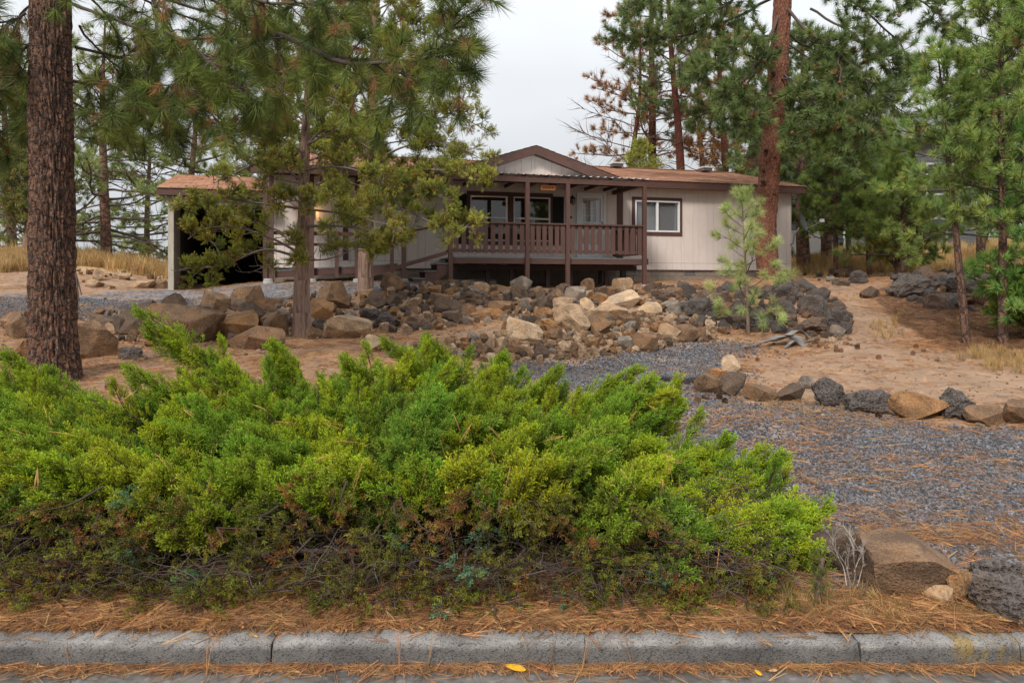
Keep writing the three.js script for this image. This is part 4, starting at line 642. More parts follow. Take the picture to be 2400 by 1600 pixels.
stoneWall('lava_outcrop', 'jagged black lava rocks behind the young pine beside the path', 'rock outcrop', [
  [RL[1], ROCK.lava, 1640, 748, 84, 48, {}], [RL[3], ROCK.lava, 1960, 790, 70, 70, {}], [RL[5], ROCK.lava, 1915, 745, 70, 52, {}], [RL[7], ROCK.lava, 1846, 712, 80, 50, {}], [RL[6], ROCK.rust, 1920, 790, 70, 44, {}], [RL[2], ROCK.lava, 1740, 752, 90, 46, {}], [RL[0], ROCK.lava, 1800, 772, 84, 40, {}], [RL[4], ROCK.rust, 1560, 712, 66, 34, {}], [RC[8], ROCK.grey, 1965, 792, 30, 30, {}],  // first stone, in black lava, stands in for a dark shaded hollow
], [[[[1600, 700], [1760, 690], [1880, 680], [1960, 710], [1995, 760], [1980, 795], [1860, 790], [1740, 780], [1640, 770]], 110, 18, 54, 'lava', .45], [[[1860, 795], [2000, 790], [2020, 815], [1900, 822]], 22, 8, 18, 'light', .1]], [1850, 760]);
stoneWall('lava_ledge', 'dark undercut lava ledge on the bank right of the footpath', 'rock outcrop', [
  [RL[2], ROCK.lava, 2150, 700, 120, 56, { rz: .1 }], [RL[4], ROCK.lava, 2268, 694, 84, 50, {}], [RL[6], ROCK.lava, 2120, 664, 50, 24, {}], [RL[1], ROCK.lava, 2230, 678, 60, 34, {}], [RL[5], ROCK.rust, 2205, 730, 60, 40, {}],
], [[[[2090, 650], [2240, 640], [2380, 640], [2400, 740], [2200, 730], [2120, 700]], 46, 16, 46, 'lava', .6]], [2180, 690]);
stoneWall('rock_pile', 'small heap of dark rocks by the thin pine at the head of the path', 'rock pile', [
  [RL[3], ROCK.lava, 2012, 668, 44, 34, {}], [RL[0], ROCK.rust, 1990, 652, 60, 22, {}], [RC[1], ROCK.dark, 1978, 672, 44, 20, {}], [RC[6], ROCK.grey, 1950, 662, 24, 14, {}],
], [[[[1880, 632], [2000, 628], [2040, 660], [1960, 672], [1880, 660]], 16, 8, 24, 'lava', .5]], [1990, 660]);
stoneWall('hill_rocks', 'tan ledge rocks in the dirt bank behind the driveway at left', 'rock outcrop', [
  [RC[2], ROCK.tan, 282, 656, 44, 16, {}], [RC[4], ROCK.tan, 225, 662, 26, 30, {}], [RC[6], ROCK.brown, 372, 678, 40, 20, {}], [RC[0], ROCK.tan, 330, 676, 60, 18, {}], [RC[8], ROCK.tan, 215, 676, 40, 22, {}],
], [[[[180, 630], [390, 640], [390, 680], [190, 678]], 16, 7, 18, 'light', 0]], [280, 660]);
// loose small rocks and stones, too many to count
{
  const G = SC[3], sc = new Scatter(G, std([1, 1, 1], .95, { map: rockMap })), R = rng(91);
  const zones = [[[[600, 700], [1250, 690], [1700, 700], [1700, 810], [1250, 850], [880, 800], [600, 790]], 900, .02, .07], [[[0, 720], [700, 720], [700, 830], [0, 860]], 500, .015, .06], [[[1600, 680], [1960, 690], [1985, 815], [1700, 820]], 300, .015, .06], [[[1600, 840], [2400, 820], [2400, 1010], [1650, 930]], 260, .01, .03], [[[1500, 1000], [2400, 1010], [2400, 1300], [1900, 1240]], 120, .008, .02]];
  for (const [poly, n, lo, hi] of zones) for (let k = 0; k < n;) { const x = R() * 2400, y = 600 + R() * 720; if (!inPx(poly, x, y)) continue; const p = ground(x, y), s = lerp(lo, hi, R() ** 2.5); sc.put(p.add(V(0, s * .25, 0)), rv(R), s, R() * 6, mixC([.16, .13, .11], [.42, .31, .22], R())); k++; }
  const pr = thing('loose_stones', 'small loose stones lying over the yard', 'stones', V(0, 0, 0)); pr.userData.kind = 'stuff'; sc.build('stones', pr);
}

// ---------------------------------------------------------------- foliage shapes
function blade(g, a, dir, len, w, R, bend = 0, segs = 1) {            // a narrow leaf or needle from a along dir
  const side = new THREE.Vector3().crossVectors(dir, rv(R)).normalize(), p = a.clone(), d = dir.clone(); let l = g.v(p.x - side.x * w, p.y - side.y * w, p.z - side.z * w), r = g.v(p.x + side.x * w, p.y + side.y * w, p.z + side.z * w);
  for (let k = 1; k <= segs; k++) { d.y -= bend / segs; d.normalize(); p.addScaledVector(d, len / segs); if (k === segs) { const t = g.v(p.x, p.y, p.z); g.t(l, r, t); } else { const ww = w * (1 - .25 * k / segs), a2 = g.v(p.x - side.x * ww, p.y - side.y * ww, p.z - side.z * ww), b2 = g.v(p.x + side.x * ww, p.y + side.y * ww, p.z + side.z * ww); g.q(l, r, b2, a2); l = a2; r = b2; } }
  return p;
}
function tuftGeo(seed, n, w, spread, segs, bend) {                    // a bundle of long pine needles round a short shoot along +y, about one unit across
  const R = rng(seed), g = new MB();
  for (let k = 0; k < n; k++) { const h = R(), a = R() * 6.283, th = lerp(.15, spread, Math.pow(R(), .8)) * lerp(1.15, .7, h), dir = V(Math.cos(a) * Math.sin(th), Math.cos(th), Math.sin(a) * Math.sin(th)); blade(g, V(0, h * .35 - .2, 0), dir, lerp(.7, 1.05, R()), w, R, bend * (.5 + R()), segs); }
  g.tube([V(0, -.35, 0), V(0, .12, 0)], .022, .016, 4, [.5, .35, .25]); return g.geo(false);
}
function sprayGeo(seed, fine) {                                      // a feathery juniper spray, one unit long along +y
  const R = rng(seed), g = new MB(), n = fine ? 11 : 9, wa = fine ? .034 : .04, wb = fine ? .03 : .036; let roll = R() * 6;
  blade(g, V(), V(0, 1, 0), 1, .022, R); blade(g, V(), V(0, 1, 0), 1, .02, R);
  for (let k = 0; k < n; k++) {
    const u = .06 + .9 * k / n, len = (.16 + .42 * (1 - u)) * lerp(.75, 1.2, R()); roll += 2.4 + (R() - .5); const th = lerp(.75, .5, u) + (R() - .5) * .3;
    const d = V(Math.cos(roll) * Math.sin(th), Math.cos(th), Math.sin(roll) * Math.sin(th)), a = V(0, u, 0); blade(g, a, d, len, wa, R, -.1);
    const m = fine ? 4 : 3; for (let q = 0; q < m; q++) { const s = .2 + .75 * q / m, b = a.clone().addScaledVector(d, len * s), e = d.clone().addScaledVector(rv(R), .75).normalize(); blade(g, b, e, (.10 + .08 * R()) * (1.1 - s * .4), wb, R); }
  }
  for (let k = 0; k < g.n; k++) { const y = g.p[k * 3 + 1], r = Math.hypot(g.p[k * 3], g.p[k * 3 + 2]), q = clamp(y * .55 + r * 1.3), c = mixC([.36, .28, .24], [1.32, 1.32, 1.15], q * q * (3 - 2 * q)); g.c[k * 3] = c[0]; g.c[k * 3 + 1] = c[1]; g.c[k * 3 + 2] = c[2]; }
  return g.geo(false);
}
const TUFT_NEAR = [tuftGeo(1, 120, .0095, 1.25, 2, .35), tuftGeo(2, 112, .0095, 1.0, 2, .5), tuftGeo(3, 104, .0095, 1.5, 2, .3)];
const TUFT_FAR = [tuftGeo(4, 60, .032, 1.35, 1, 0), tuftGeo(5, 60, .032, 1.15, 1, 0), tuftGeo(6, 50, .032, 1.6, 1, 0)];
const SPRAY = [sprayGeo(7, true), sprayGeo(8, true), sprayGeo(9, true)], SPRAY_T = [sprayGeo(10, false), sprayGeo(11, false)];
const scatters = (geos, mat) => ({ s: geos.map((g) => new Scatter(g, mat)), put(R, ...a) { this.s[R() * this.s.length | 0].put(...a); }, build(n, p) { this.s.forEach((s) => s.m.length && s.build(n, p)); } });
// polylines
function curve(pts, n) { const c = new THREE.CatmullRomCurve3(pts); return c.getPoints(n); }
function wander(R, p, dir, len, n, jit, pull) { const out = [p.clone()], d = dir.clone().normalize(), q = p.clone(); for (let k = 0; k < n; k++) { d.addScaledVector(rv(R), jit).addScaledVector(pull, 1 / n).normalize(); q.addScaledVector(d, len / n); out.push(q.clone()); } return out; }
const along = (pts, u) => { const f = clamp(u) * (pts.length - 1), i = Math.min(pts.length - 2, Math.floor(f)), t = f - i; return [pts[i].clone().lerp(pts[i + 1], t), pts[i + 1].clone().sub(pts[i]).normalize()]; };
const polyLen = (p) => { let l = 0; for (let k = 1; k < p.length; k++) l += p[k].distanceTo(p[k - 1]); return l; };
// a trunk with real relief: ridges of bark stand out from it
function barkTrunk(pts, rad, sides, rows, relief, sx, sy, flare = .25, base = .6) {
  const c = new THREE.CatmullRomCurve3(pts), g = new MB(), L = c.getLength();
  for (let k = 0; k <= rows; k++) {
    const u = k / rows, p = c.getPointAt(u), h = u * L, r = rad(u) * (1 + flare * Math.exp(-h / base));
    for (let j = 0; j <= sides; j++) {
      const a = j / sides * 6.28319, ca = Math.cos(a), sa = Math.sin(a), q = fbm(ca * sx, h * sy, sa * sx, 3), cr = 1 - Math.abs(noise.noise(ca * sx * 1.7 + 4 + q * .5, h * sy * 1.1, sa * sx * 1.7)) * 2.2;
      const rr = r * (1 + .05 * fbm(ca * .8, h * .5, sa * .8, 2) + flare * .35 * Math.exp(-h / base * 1.5) * noise.noise(ca * 1.6, 3.3, sa * 1.6)) + relief * (q * .8 - Math.max(0, cr) ** 3 * .9);
      g.v(p.x + ca * rr, p.y, p.z + sa * rr, j / sides * Math.max(1, Math.round(r * 6.28 / .5)), h / .55);
    }
  }
  for (let k = 0; k < rows; k++) for (let j = 0; j < sides; j++) { const x = k * (sides + 1) + j; g.q(x, x + 1, x + sides + 2, x + sides + 1); }
  return g.geo();
}
const vary = (R, c, a) => { const k = 1 + (R() - .5) * 2 * a; return [c[0] * k * (1 + (R() - .5) * a), c[1] * k, c[2] * k * (1 + (R() - .5) * a)]; };
const GREEN = { near: [[.14, .175, .042], [.19, .225, .052], [.105, .14, .042]], brown: [[.33, .17, .07], [.40, .23, .10], [.26, .135, .06]], pine: [[.155, .205, .07], [.205, .26, .085], [.12, .165, .06]], young: [[.25, .335, .085], [.30, .38, .10], [.19, .27, .08]], jun: [[.36, .385, .085], [.45, .46, .10], [.28, .325, .085]], junDark: [[.22, .25, .085], [.27, .29, .10]], far: [[.24, .29, .10], [.29, .33, .115]] };
const hue = (R, list, a = .22) => vary(R, list[R() * list.length | 0], a);

// pine needles on a bough: side twigs that droop or lift, each ending in tufts
function pineBough(mb, sc, R, pts, r0, o) {
  if (o.crook) { const w = rng(pts[0].x * 1e3 | 0); let ox = V(); pts = pts.map((p, k) => { if (k) ox.addScaledVector(rv(w), o.crook).multiplyScalar(.93); return p.clone().add(ox); }); }
  const L = polyLen(pts); mb.tube(pts, r0, Math.max(.004, r0 * .25), o.sides ?? 6);
  const n = Math.max(2, Math.round(L / o.step));
  for (let k = 0; k < n; k++) {
    const u = lerp(o.from ?? .25, 1, (k + R()) / n), [p, d] = along(pts, u), len = lerp(o.twig[0], o.twig[1], R()) * lerp(1, .6, u), dir = d.clone().multiplyScalar(.7).addScaledVector(rv(R), .9); dir.y += o.rise ?? 0;
    const t = wander(R, p, dir, len, 4, .22, V(0, o.pull ?? .3, 0)); mb.tube(t, Math.min(r0 * .4, .011), .004, 4);
    const m = Math.max(1, Math.round(len / o.gap));
    for (let q = 0; q < m; q++) { const [a, b] = along(t, 1 - q / m * .75); const dd = b.clone().addScaledVector(rv(R), q ? .7 : .25), br = q > 0 && R() < (o.brown ?? 0); dd.y += br && o.hang ? -1.2 : o.lift ?? .15; sc.put(R, a, dd.normalize(), o.size * lerp(.75, 1.15, R()) * (br ? .85 : 1), R() * 6.28, hue(R, br ? GREEN.brown : o.col), br && o.hang ? .55 : o.hang ? lerp(.6, 1, R()) : 1); }
  }
  const [e, d] = along(pts, 1); sc.put(R, e, d, o.size * 1.1, R() * 6, hue(R, o.col));
}
function cones(tree, spots, s) { const g = new THREE.SphereGeometry(1, 9, 7), p = g.attributes.position; for (let k = 0; k < p.count; k++) { const w = 1 + .22 * (((k * 7) % 3) - 1); p.setXYZ(k, p.getX(k) * w * .8, p.getY(k) * 1.1, p.getZ(k) * w * .8); } g.computeVertexNormals(); const m = std([.17, .075, .035], .9); for (const q of spots) { const c = part(tree, 'cone', g, m); c.position.copy(q).sub(tree.position); c.scale.setScalar(s); c.rotation.set(q.x * 9, q.y * 7, q.z * 5); } }

// ---------------------------------------------------------------- the big pine at left with its hanging boughs
{
  const R = rng(101), b = ground(125, 893), tree = thing('ponderosa_pine', 'large dark barked pine trunk at left with long needled boughs hanging over the yard', 'pine tree', b), o = tree.position;
  const X = (x, y, d) => at(x, y, d), tp = [b.clone().add(V(0, -.15, 0)), at(121, 640, 8.4), at(119, 300, 8.4), at(116, -60, 8.4), at(114, -420, 8.45), at(118, -1100, 8.5)];
  part(tree, 'trunk', relGeo(barkTrunk(tp, (u) => lerp(.252, .15, u), 150, 420, .034, 9, 3.0, .3, .3), o), M.pineBark);
  const sc = scatters(TUFT_NEAR, M.needle);
  const boughs = [
    [[[300, -180, 8.7], [536, 0, 8.5], [577, 56, 8.2], [679, 92, 7.8], [796, 148, 7.4], [908, 148, 7.1], [1020, 128, 6.9], [1078, 30, 6.7]], .042], [[[330, -120, 8.6], [357, -20, 8.4], [365, 117, 8.0], [300, 240, 7.8], [262, 310, 7.7]], .022], [[[366, 110, 8.0], [459, 219, 7.7], [535, 320, 7.5]], .018],
    [[[827, 158, 7.4], [847, 214, 7.3], [882, 280, 7.1]], .014], [[[170, 10, 8.4], [300, 60, 8.0], [420, 90, 7.8], [520, 170, 7.6], [600, 240, 7.5]], .024], [[[160, -70, 8.4], [420, -40, 8.0], [620, 0, 7.6], [740, 10, 7.3], [800, 40, 7.1]], .028],
    [[[100, 60, 8.4], [30, 130, 8.3], [-60, 190, 8.2]], .022], [[[105, 150, 8.6], [20, 200, 8.9], [-60, 270, 9.2]], .02], [[[640, 85, 7.9], [665, 180, 7.8], [635, 260, 7.7]], .014], [[[170, 190, 8.7], [330, 210, 9.3], [440, 270, 9.6], [540, 290, 9.9]], .02],
    [[[420, -90, 9], [560, 30, 9.2], [620, 110, 9.4], [640, 200, 9.5]], .02], [[[175, 110, 8.7], [300, 140, 9.3], [420, 160, 9.8], [540, 210, 10.2]], .02], [[[180, -40, 8.6], [260, 60, 9.0], [300, 160, 9.2], [300, 250, 9.3]], .016], 
    [[[60, 30, 8.2], [-20, 60, 8.0], [-90, 90, 7.9]], .016], [[[440, 100, 7.8], [430, 180, 7.7], [400, 240, 7.7]], .012], [[[540, -60, 8.6], [560, 60, 8.6], [500, 130, 8.7], [470, 190, 8.7]], .014], [[[908, 148, 7.1], [950, 190, 7.0], [960, 250, 7.0]], .012], [[[200, -60, 9.4], [380, 20, 10], [540, 80, 10.5], [600, 160, 10.8]], .02],
    [[[185, 60, 8.7], [240, 130, 9.0], [330, 200, 9.2], [400, 300, 9.3]], .016], [[[180, 150, 8.8], [230, 220, 9.2], [260, 300, 9.6]], .014], [[[110, -20, 8.5], [50, 40, 8.9], [10, 140, 9.1], [-10, 230, 9.2]], .018], [[[300, -60, 9.2], [400, 60, 9.6], [440, 180, 9.8], [470, 280, 9.8]], .016], [[[100, 90, 8.7], [50, 170, 9.4], [40, 260, 9.8]], .014], [[[520, 60, 9.0], [560, 170, 9.2], [570, 270, 9.3]], .014], [[[640, -30, 8.4], [720, 60, 8.3], [760, 130, 8.2]], .014], [[[1000, 130, 6.95], [1050, 112, 6.85], [1090, 98, 6.8]], .008], [[[1005, 130, 6.9], [1050, 142, 6.85], [1080, 165, 6.8]], .008], [[[1040, 95, 6.75], [1075, 45, 6.7], [1088, 0, 6.7]], .008], [[[100, 230, 8.7], [40, 290, 9.2], [-20, 340, 9.6]], .014], [[[170, 240, 8.8], [260, 290, 9.4], [330, 300, 9.8], [420, 330, 10]], .014],
  ];
  const spots = [];
  for (const [px, r] of boughs) { const mb = new MB(), pts = curve(px.map((p) => at(...p)), 22); pineBough(mb, sc, R, pts, r, { step: .086, twig: [.18, .66], gap: .17, size: .255, col: GREEN.near, brown: .42, hang: true, pull: -.35, lift: -.1, from: .2, crook: .012 }); part(tree, 'branch', relGeo(mb.geo(), o), M.twig); if (R() < .5) spots.push(along(pts, .6 + R() * .3)[0].add(V(.03, -.06, .05))); }
  // the boughs of its crown above the picture
  for (let k = 0; k < 16; k++) { const mb = new MB(), p = along(tp, .55 + .4 * k / 16)[0], a = R() * 6.28; pineBough(mb, sc, R, wander(R, p, V(Math.cos(a), .1, Math.sin(a)), 2.4, 8, .12, V(0, -.2, 0)), .035, { step: .3, twig: [.3, .6], gap: .25, size: .24, col: GREEN.near, brown: .2, from: .3 }); part(tree, 'branch', relGeo(mb.geo(), o), M.twig); }
  sc.build('needles', tree); cones(tree, spots, .035);
  const stub = new MB(); stub.tube([at(176, 640, 8.25), at(190, 690, 8.15)], .012, .007, 6); stub.tube([at(178, 650, 8.2), at(184, 705, 8.15)], .009, .006, 6); part(tree, 'broken_branch', relGeo(stub.geo(), o), M.twig);
}
// ---------------------------------------------------------------- two junipers in front of the house
function juniperBough(mb, sc, R, pts, r0, o) {
  const L = polyLen(pts); mb.tube(pts, r0, r0 * .3, 6); const n = Math.max(3, Math.round(L / o.step));
  for (let k = 0; k < n; k++) {
    const u = lerp(o.from, 1, (k + R()) / n), [p, d] = along(pts, u), dir = d.clone().multiplyScalar(.5).addScaledVector(rv(R), .9); dir.y += .15; const len = lerp(o.twig[0], o.twig[1], R()) * lerp(1, .65, u);
    const t = wander(R, p, dir, len, 4, .3, V(0, .35, 0)); mb.tube(t, Math.min(r0 * .35, .014), .004, 4);
    if (R() < o.bare) { const s = wander(R, along(t, .5)[0], rv(R), len * .5, 3, .3, V(0, -.2, 0)); mb.tube(s, .005, .002, 3); continue; }
    const col = hue(R, o.col, .2), N = o.n * lerp(.6, 1.3, R()) | 0;
    for (let q = 0; q < N; q++) { const [a, b] = along(t, 1 - Math.pow(R(), 1.6) * .62), out = rv(R), dd = b.clone().multiplyScalar(.55).addScaledVector(out, .8); dd.y += .3; sc.put(R, a.addScaledVector(out, o.ball * R()), dd.normalize(), o.size * lerp(.7, 1.2, R()), R() * 6, vary(R, R() < (o.brown ?? .05) ? GREEN.brown[0] : col, .16)); }
  }
}
function juniper(label, base, trunk, radii, boughs, seed, o, extra) {
  const R = rng(seed), t = thing('juniper_tree', label, 'juniper tree', base), O = t.position, sc = scatters(SPRAY_T, M.spray);
  part(t, 'trunk', relGeo(barkTrunk(trunk, (u) => lerp(radii[0], radii[1], Math.pow(u, .8)), 64, 200, .022, 5, 1.2, .35, .3), O), M.jBark);
  for (const [px, r, opt] of boughs) { const mb = new MB(); juniperBough(mb, sc, R, curve(px.map((p) => at(...p)), 16), r, { ...o, ...opt }); part(t, 'branch', relGeo(mb.geo(), O), M.greyTwig); }
  if (extra) { const [cnt, u0, u1, l0, l1] = extra; for (let k = 0; k < cnt; k++) { const [p] = along(curve(trunk, 40), lerp(u0, u1, (k + R()) / cnt)), a = k * 2.4 + R() * .6, mb = new MB(); juniperBough(mb, sc, R, wander(R, p, V(Math.cos(a), .25 + R() * .35, Math.sin(a)), lerp(l0, l1, R()), 7, .16, V(0, .1, 0)), .02, { ...o, from: .35 }); part(t, 'branch', relGeo(mb.geo(), O), M.greyTwig); } }
  sc.build('foliage', t); return t;
}
{
  const b = ground(705, 787), d = -b.z, o = { step: .125, twig: [.14, .5], n: 38, ball: .07, size: .125, col: GREEN.jun, from: .24, bare: .24, brown: .07 };
  const B = (...p) => p.map(([x, y, k]) => [x, y, d + k]);
  juniper('smaller juniper with a bare reddish trunk among the boulders in front of the carport', b, [b.clone().add(V(0, -.15, 0)), at(708, 640, d), at(711, 500, d), at(712, 400, d), at(716, 300, d), at(722, 180, d)], [.165, .05], [
    [B([700, 602, 0], [620, 585, -.3], [520, 622, -.5], [420, 630, -.6]), .028], [B([700, 592, 0], [640, 560, -.2], [560, 535, -.4], [480, 535, -.5], [440, 560, -.5]), .026], [B([703, 488, 0], [600, 475, -.2], [500, 462, -.3], [430, 470, -.4]), .026], [B([715, 490, 0], [800, 500, -.3], [880, 520, -.5], [930, 530, -.6]), .024], [B([712, 530, 0], [800, 530, -.3], [870, 540, -.4]), .03, { bare: .6 }],
    [B([712, 610, 0], [770, 606, -.3], [840, 580, -.4]), .018], [B([708, 400, 0], [770, 390, -.3], [840, 400, -.5], [900, 430, -.6]), .022], [B([705, 395, 0], [620, 380, -.2], [560, 400, -.4], [500, 430, -.5]), .022], [B([711, 335, 0], [650, 305, -.1], [600, 330, -.2]), .02, { bare: .4 }], [B([714, 340, 0], [770, 300, -.2], [820, 320, -.3], [870, 350, -.4]), .02], [B([716, 290, 0], [670, 250, -.1], [640, 260, -.2]), .016], [B([718, 260, 0], [770, 230, -.2], [810, 250, -.2]), .016],
    [B([706, 600, 0], [690, 585, -.5], [720, 590, -.8]), .014], [B([706, 480, 0], [690, 470, -.6], [640, 480, -.9]), .016], [B([708, 470, 0], [750, 460, -.6], [790, 470, -1]), .016], [B([700, 560, 0], [600, 520, .4], [530, 500, .6]), .02], [B([706, 430, 0], [640, 420, -.5], [600, 440, -.8]), .016], [B([520, 612, -.5], [500, 570, -.5], [470, 560, -.4]), .014], [B([560, 535, -.4], [520, 500, -.5], [480, 490, -.5]), .014], [B([705, 620, 0], [640, 620, -.2], [580, 640, -.3]), .014, { bare: .5 }],
  ], 211, o, [19, .5, .98, .7, 1.4]);
  const c = ground(855, 692), e = -c.z, C = (...p) => p.map(([x, y, k]) => [x, y, e + k]);
  juniper('tall juniper with a wide olive crown standing before the porch steps', c, [c.clone().add(V(0, -.15, 0)), at(857, 600, e), at(862, 450, e), at(870, 280, e), at(878, 100, e), at(884, -100, e), at(886, -280, e)], [.18, .05], [
    [C([860, 500, 0], [940, 490, -.7], [1010, 520, -1.1], [1060, 535, -1.4], [1110, 530, -1.5]), .03], [C([862, 470, 0], [930, 440, -.6], [1000, 450, -1.2], [1060, 470, -1.6]), .026], [C([865, 430, 0], [960, 400, -.4], [1060, 400, -1], [1165, 420, -1.6]), .03, { bare: .25 }], [C([868, 380, 0], [960, 340, -.2], [1060, 340, -.6], [1150, 385, -1]), .028], [C([872, 300, 0], [980, 260, 0], [1070, 270, -.2], [1130, 300, -.4]), .028], [C([874, 250, 0], [980, 200, .2], [1060, 190, .1], [1115, 215, 0]), .026],
    [C([876, 190, 0], [960, 130, .1], [1040, 120, 0], [1080, 140, 0]), .024], [C([879, 120, 0], [950, 60, .2], [1020, 40, .1], [1050, 60, 0]), .022], [C([880, 60, 0], [940, -20, .1], [1010, -40, 0]), .02], [C([882, 0, 0], [930, -70, 0], [980, -110, 0]), .02], [C([870, 300, 0], [790, 260, -.3], [710, 270, -.5], [660, 300, -.7]), .026], [C([874, 220, 0], [780, 160, 0], [700, 150, 0], [640, 180, 0]), .024], [C([878, 120, 0], [800, 60, .2], [720, 40, .3]), .022], [C([880, 40, 0], [810, -30, 0], [740, -60, 0]), .02], [C([865, 440, 0], [800, 430, -.5], [750, 460, -.8]), .024], [C([862, 490, 0], [810, 510, -.5], [770, 530, -.8]), .02],
    [C([868, 360, 0], [860, 330, -.8], [900, 330, -1.4]), .022], [C([866, 420, 0], [890, 400, -.9], [920, 420, -1.5]), .022], [C([872, 260, 0], [900, 220, -.7], [940, 230, -1.2]), .02], [C([876, 170, 0], [900, 120, -.7], [930, 130, -1.2]), .02], [C([880, 80, 0], [860, 20, -.6], [850, 0, -1]), .02], [C([864, 460, 0], [880, 480, -.9], [870, 510, -1.4]), .02], [C([870, 320, 0], [820, 320, -.8], [780, 350, -1.4]), .02], [C([860, 520, 0], [900, 560, -.6], [950, 580, -1]), .018], [C([860, 560, 0], [890, 585, -.5], [870, 560, -.9]), .014], [C([876, 200, 0], [930, 200, .8], [1000, 170, 1.4]), .02], [C([872, 300, 0], [930, 300, .8], [1020, 310, 1.4]), .02],
  ], 223, { ...o, size: .155, ball: .10, n: 42, twig: [.18, .66], step: .125 }, [36, .34, .98, 1.1, 2.2]);
}
// ---------------------------------------------------------------- the red barked pine by the right end of the house
{
  const R = rng(131), b = ground(1808, 653), d = -b.z, tree = thing('ponderosa_pine', 'tall red barked pine with knots standing before the right end of the house', 'pine tree', b), o = tree.position;
  const tp = [b.clone().add(V(0, -.2, 0)), at(1795, 560, d), at(1802, 420, d), at(1818, 250, d), at(1830, 80, d), at(1838, -60, d), at(1846, -300, d), at(1850, -500, d)];
  part(tree, 'trunk', relGeo(barkTrunk(tp, (u) => lerp(.30, .18, u), 110, 380, .03, 7, 2.6, .22, .4), o), M.redBark);
  const kn = new THREE.SphereGeometry(1, 12, 9).scale(1, .8, 1), km = std([.045, .025, .02], 1); for (const [x, y, s] of [[1795, 352, .06], [1816, 370, .05], [1790, 400, .05], [1788, 425, .06], [1792, 430, .045], [1815, 455, .05], [1776, 480, .04], [1812, 170, .06], [1822, 110, .06]]) { const k = part(tree, 'knot', kn, km); k.position.copy(at(x, y, d - .24)).sub(o); k.scale.setScalar(s); }
  const sc = scatters(TUFT_FAR, M.needle), A = (...p) => p.map(([x, y, k]) => at(x, y, d + k));
  const boughs = [
    [A([1830, 0, 0], [1899, 75, -.8], [1967, 130, -1.2], [2026, 182, -1.5], [2069, 229, -1.6], [2148, 293, -1.8]), .045], [A([1900, 20, -.5], [1998, 91, -1], [2046, 142, -1.2], [2100, 160, -1.3]), .035], [A([1832, -60, 0], [1960, -20, -.5], [2085, 60, -.6], [2140, 140, -.7], [2150, 200, -.8]), .04], [A([1828, 24, 0], [1785, 134, -1], [1737, 198, -1.5], [1700, 240, -1.8]), .04], [A([1826, 60, 0], [1900, 110, 1], [1990, 170, 1.6], [2060, 250, 1.8]), .04], [A([1820, 180, 0], [1880, 200, -1], [1920, 260, -1.5], [1940, 320, -1.6]), .03],
    [A([1828, 80, 0], [1760, 90, -.6], [1690, 140, -1], [1640, 180, -1.2]), .04], [A([1830, -40, 0], [1740, -10, -.4], [1660, 30, -.8], [1580, 60, -1]), .04], [A([1830, -20, 0], [1720, 40, .6], [1620, 80, 1], [1520, 90, 1.2], [1440, 90, 1.4]), .045], [A([1824, 130, 0], [1760, 190, .6], [1680, 250, 1], [1620, 290, 1.3]), .035], [A([1822, 160, 0], [1870, 230, -.8], [1880, 300, -1.2], [1860, 340, -1.4]), .028], [A([2026, 182, -1.5], [2040, 250, -1.7], [2020, 330, -1.9], [1990, 380, -2]), .02], [A([1967, 130, -1.2], [1975, 220, -1.6], [1960, 300, -1.8]), .02],
    [A([1820, 190, 0], [1790, 230, -1], [1760, 280, -1.6], [1730, 310, -1.8]), .026], [A([1834, -90, 0], [1940, -60, .4], [2080, -20, .8], [2190, 30, 1], [2230, 80, 1]), .04], [A([1832, -100, 0], [1700, -80, 0], [1560, -20, 0], [1470, 20, 0]), .04], [A([1826, 90, 0], [1940, 160, .2], [2020, 260, .2], [2080, 330, 0]), .03],
  ];
  const spots = [];
  for (const [pts, r] of boughs) { const mb = new MB(), c = curve(pts, 18); pineBough(mb, sc, R, c, r, { step: .065, twig: [.25, .9], gap: .2, size: .27, col: GREEN.pine, brown: .05, pull: .1, lift: .3, from: .2, crook: .045 }); part(tree, 'branch', relGeo(mb.geo(), o), M.twig); for (let k = 0; k < 3; k++) spots.push(along(c, .3 + R() * .7)[0].add(rv(R).multiplyScalar(.25)).add(V(0, 0, .15))); }
  for (let k = 0; k < 14; k++) { const mb = new MB(), p = along(tp, .8 + .2 * k / 14)[0], a = R() * 6.28; pineBough(mb, sc, R, wander(R, p, V(Math.cos(a), .2, Math.sin(a)), 2.6, 8, .12, V(0, -.1, 0)), .04, { step: .3, twig: [.3, .7], gap: .3, size: .26, col: GREEN.pine, from: .3 }); part(tree, 'branch', relGeo(mb.geo(), o), M.twig); }
  sc.build('needles', tree); cones(tree, spots, .055);
}
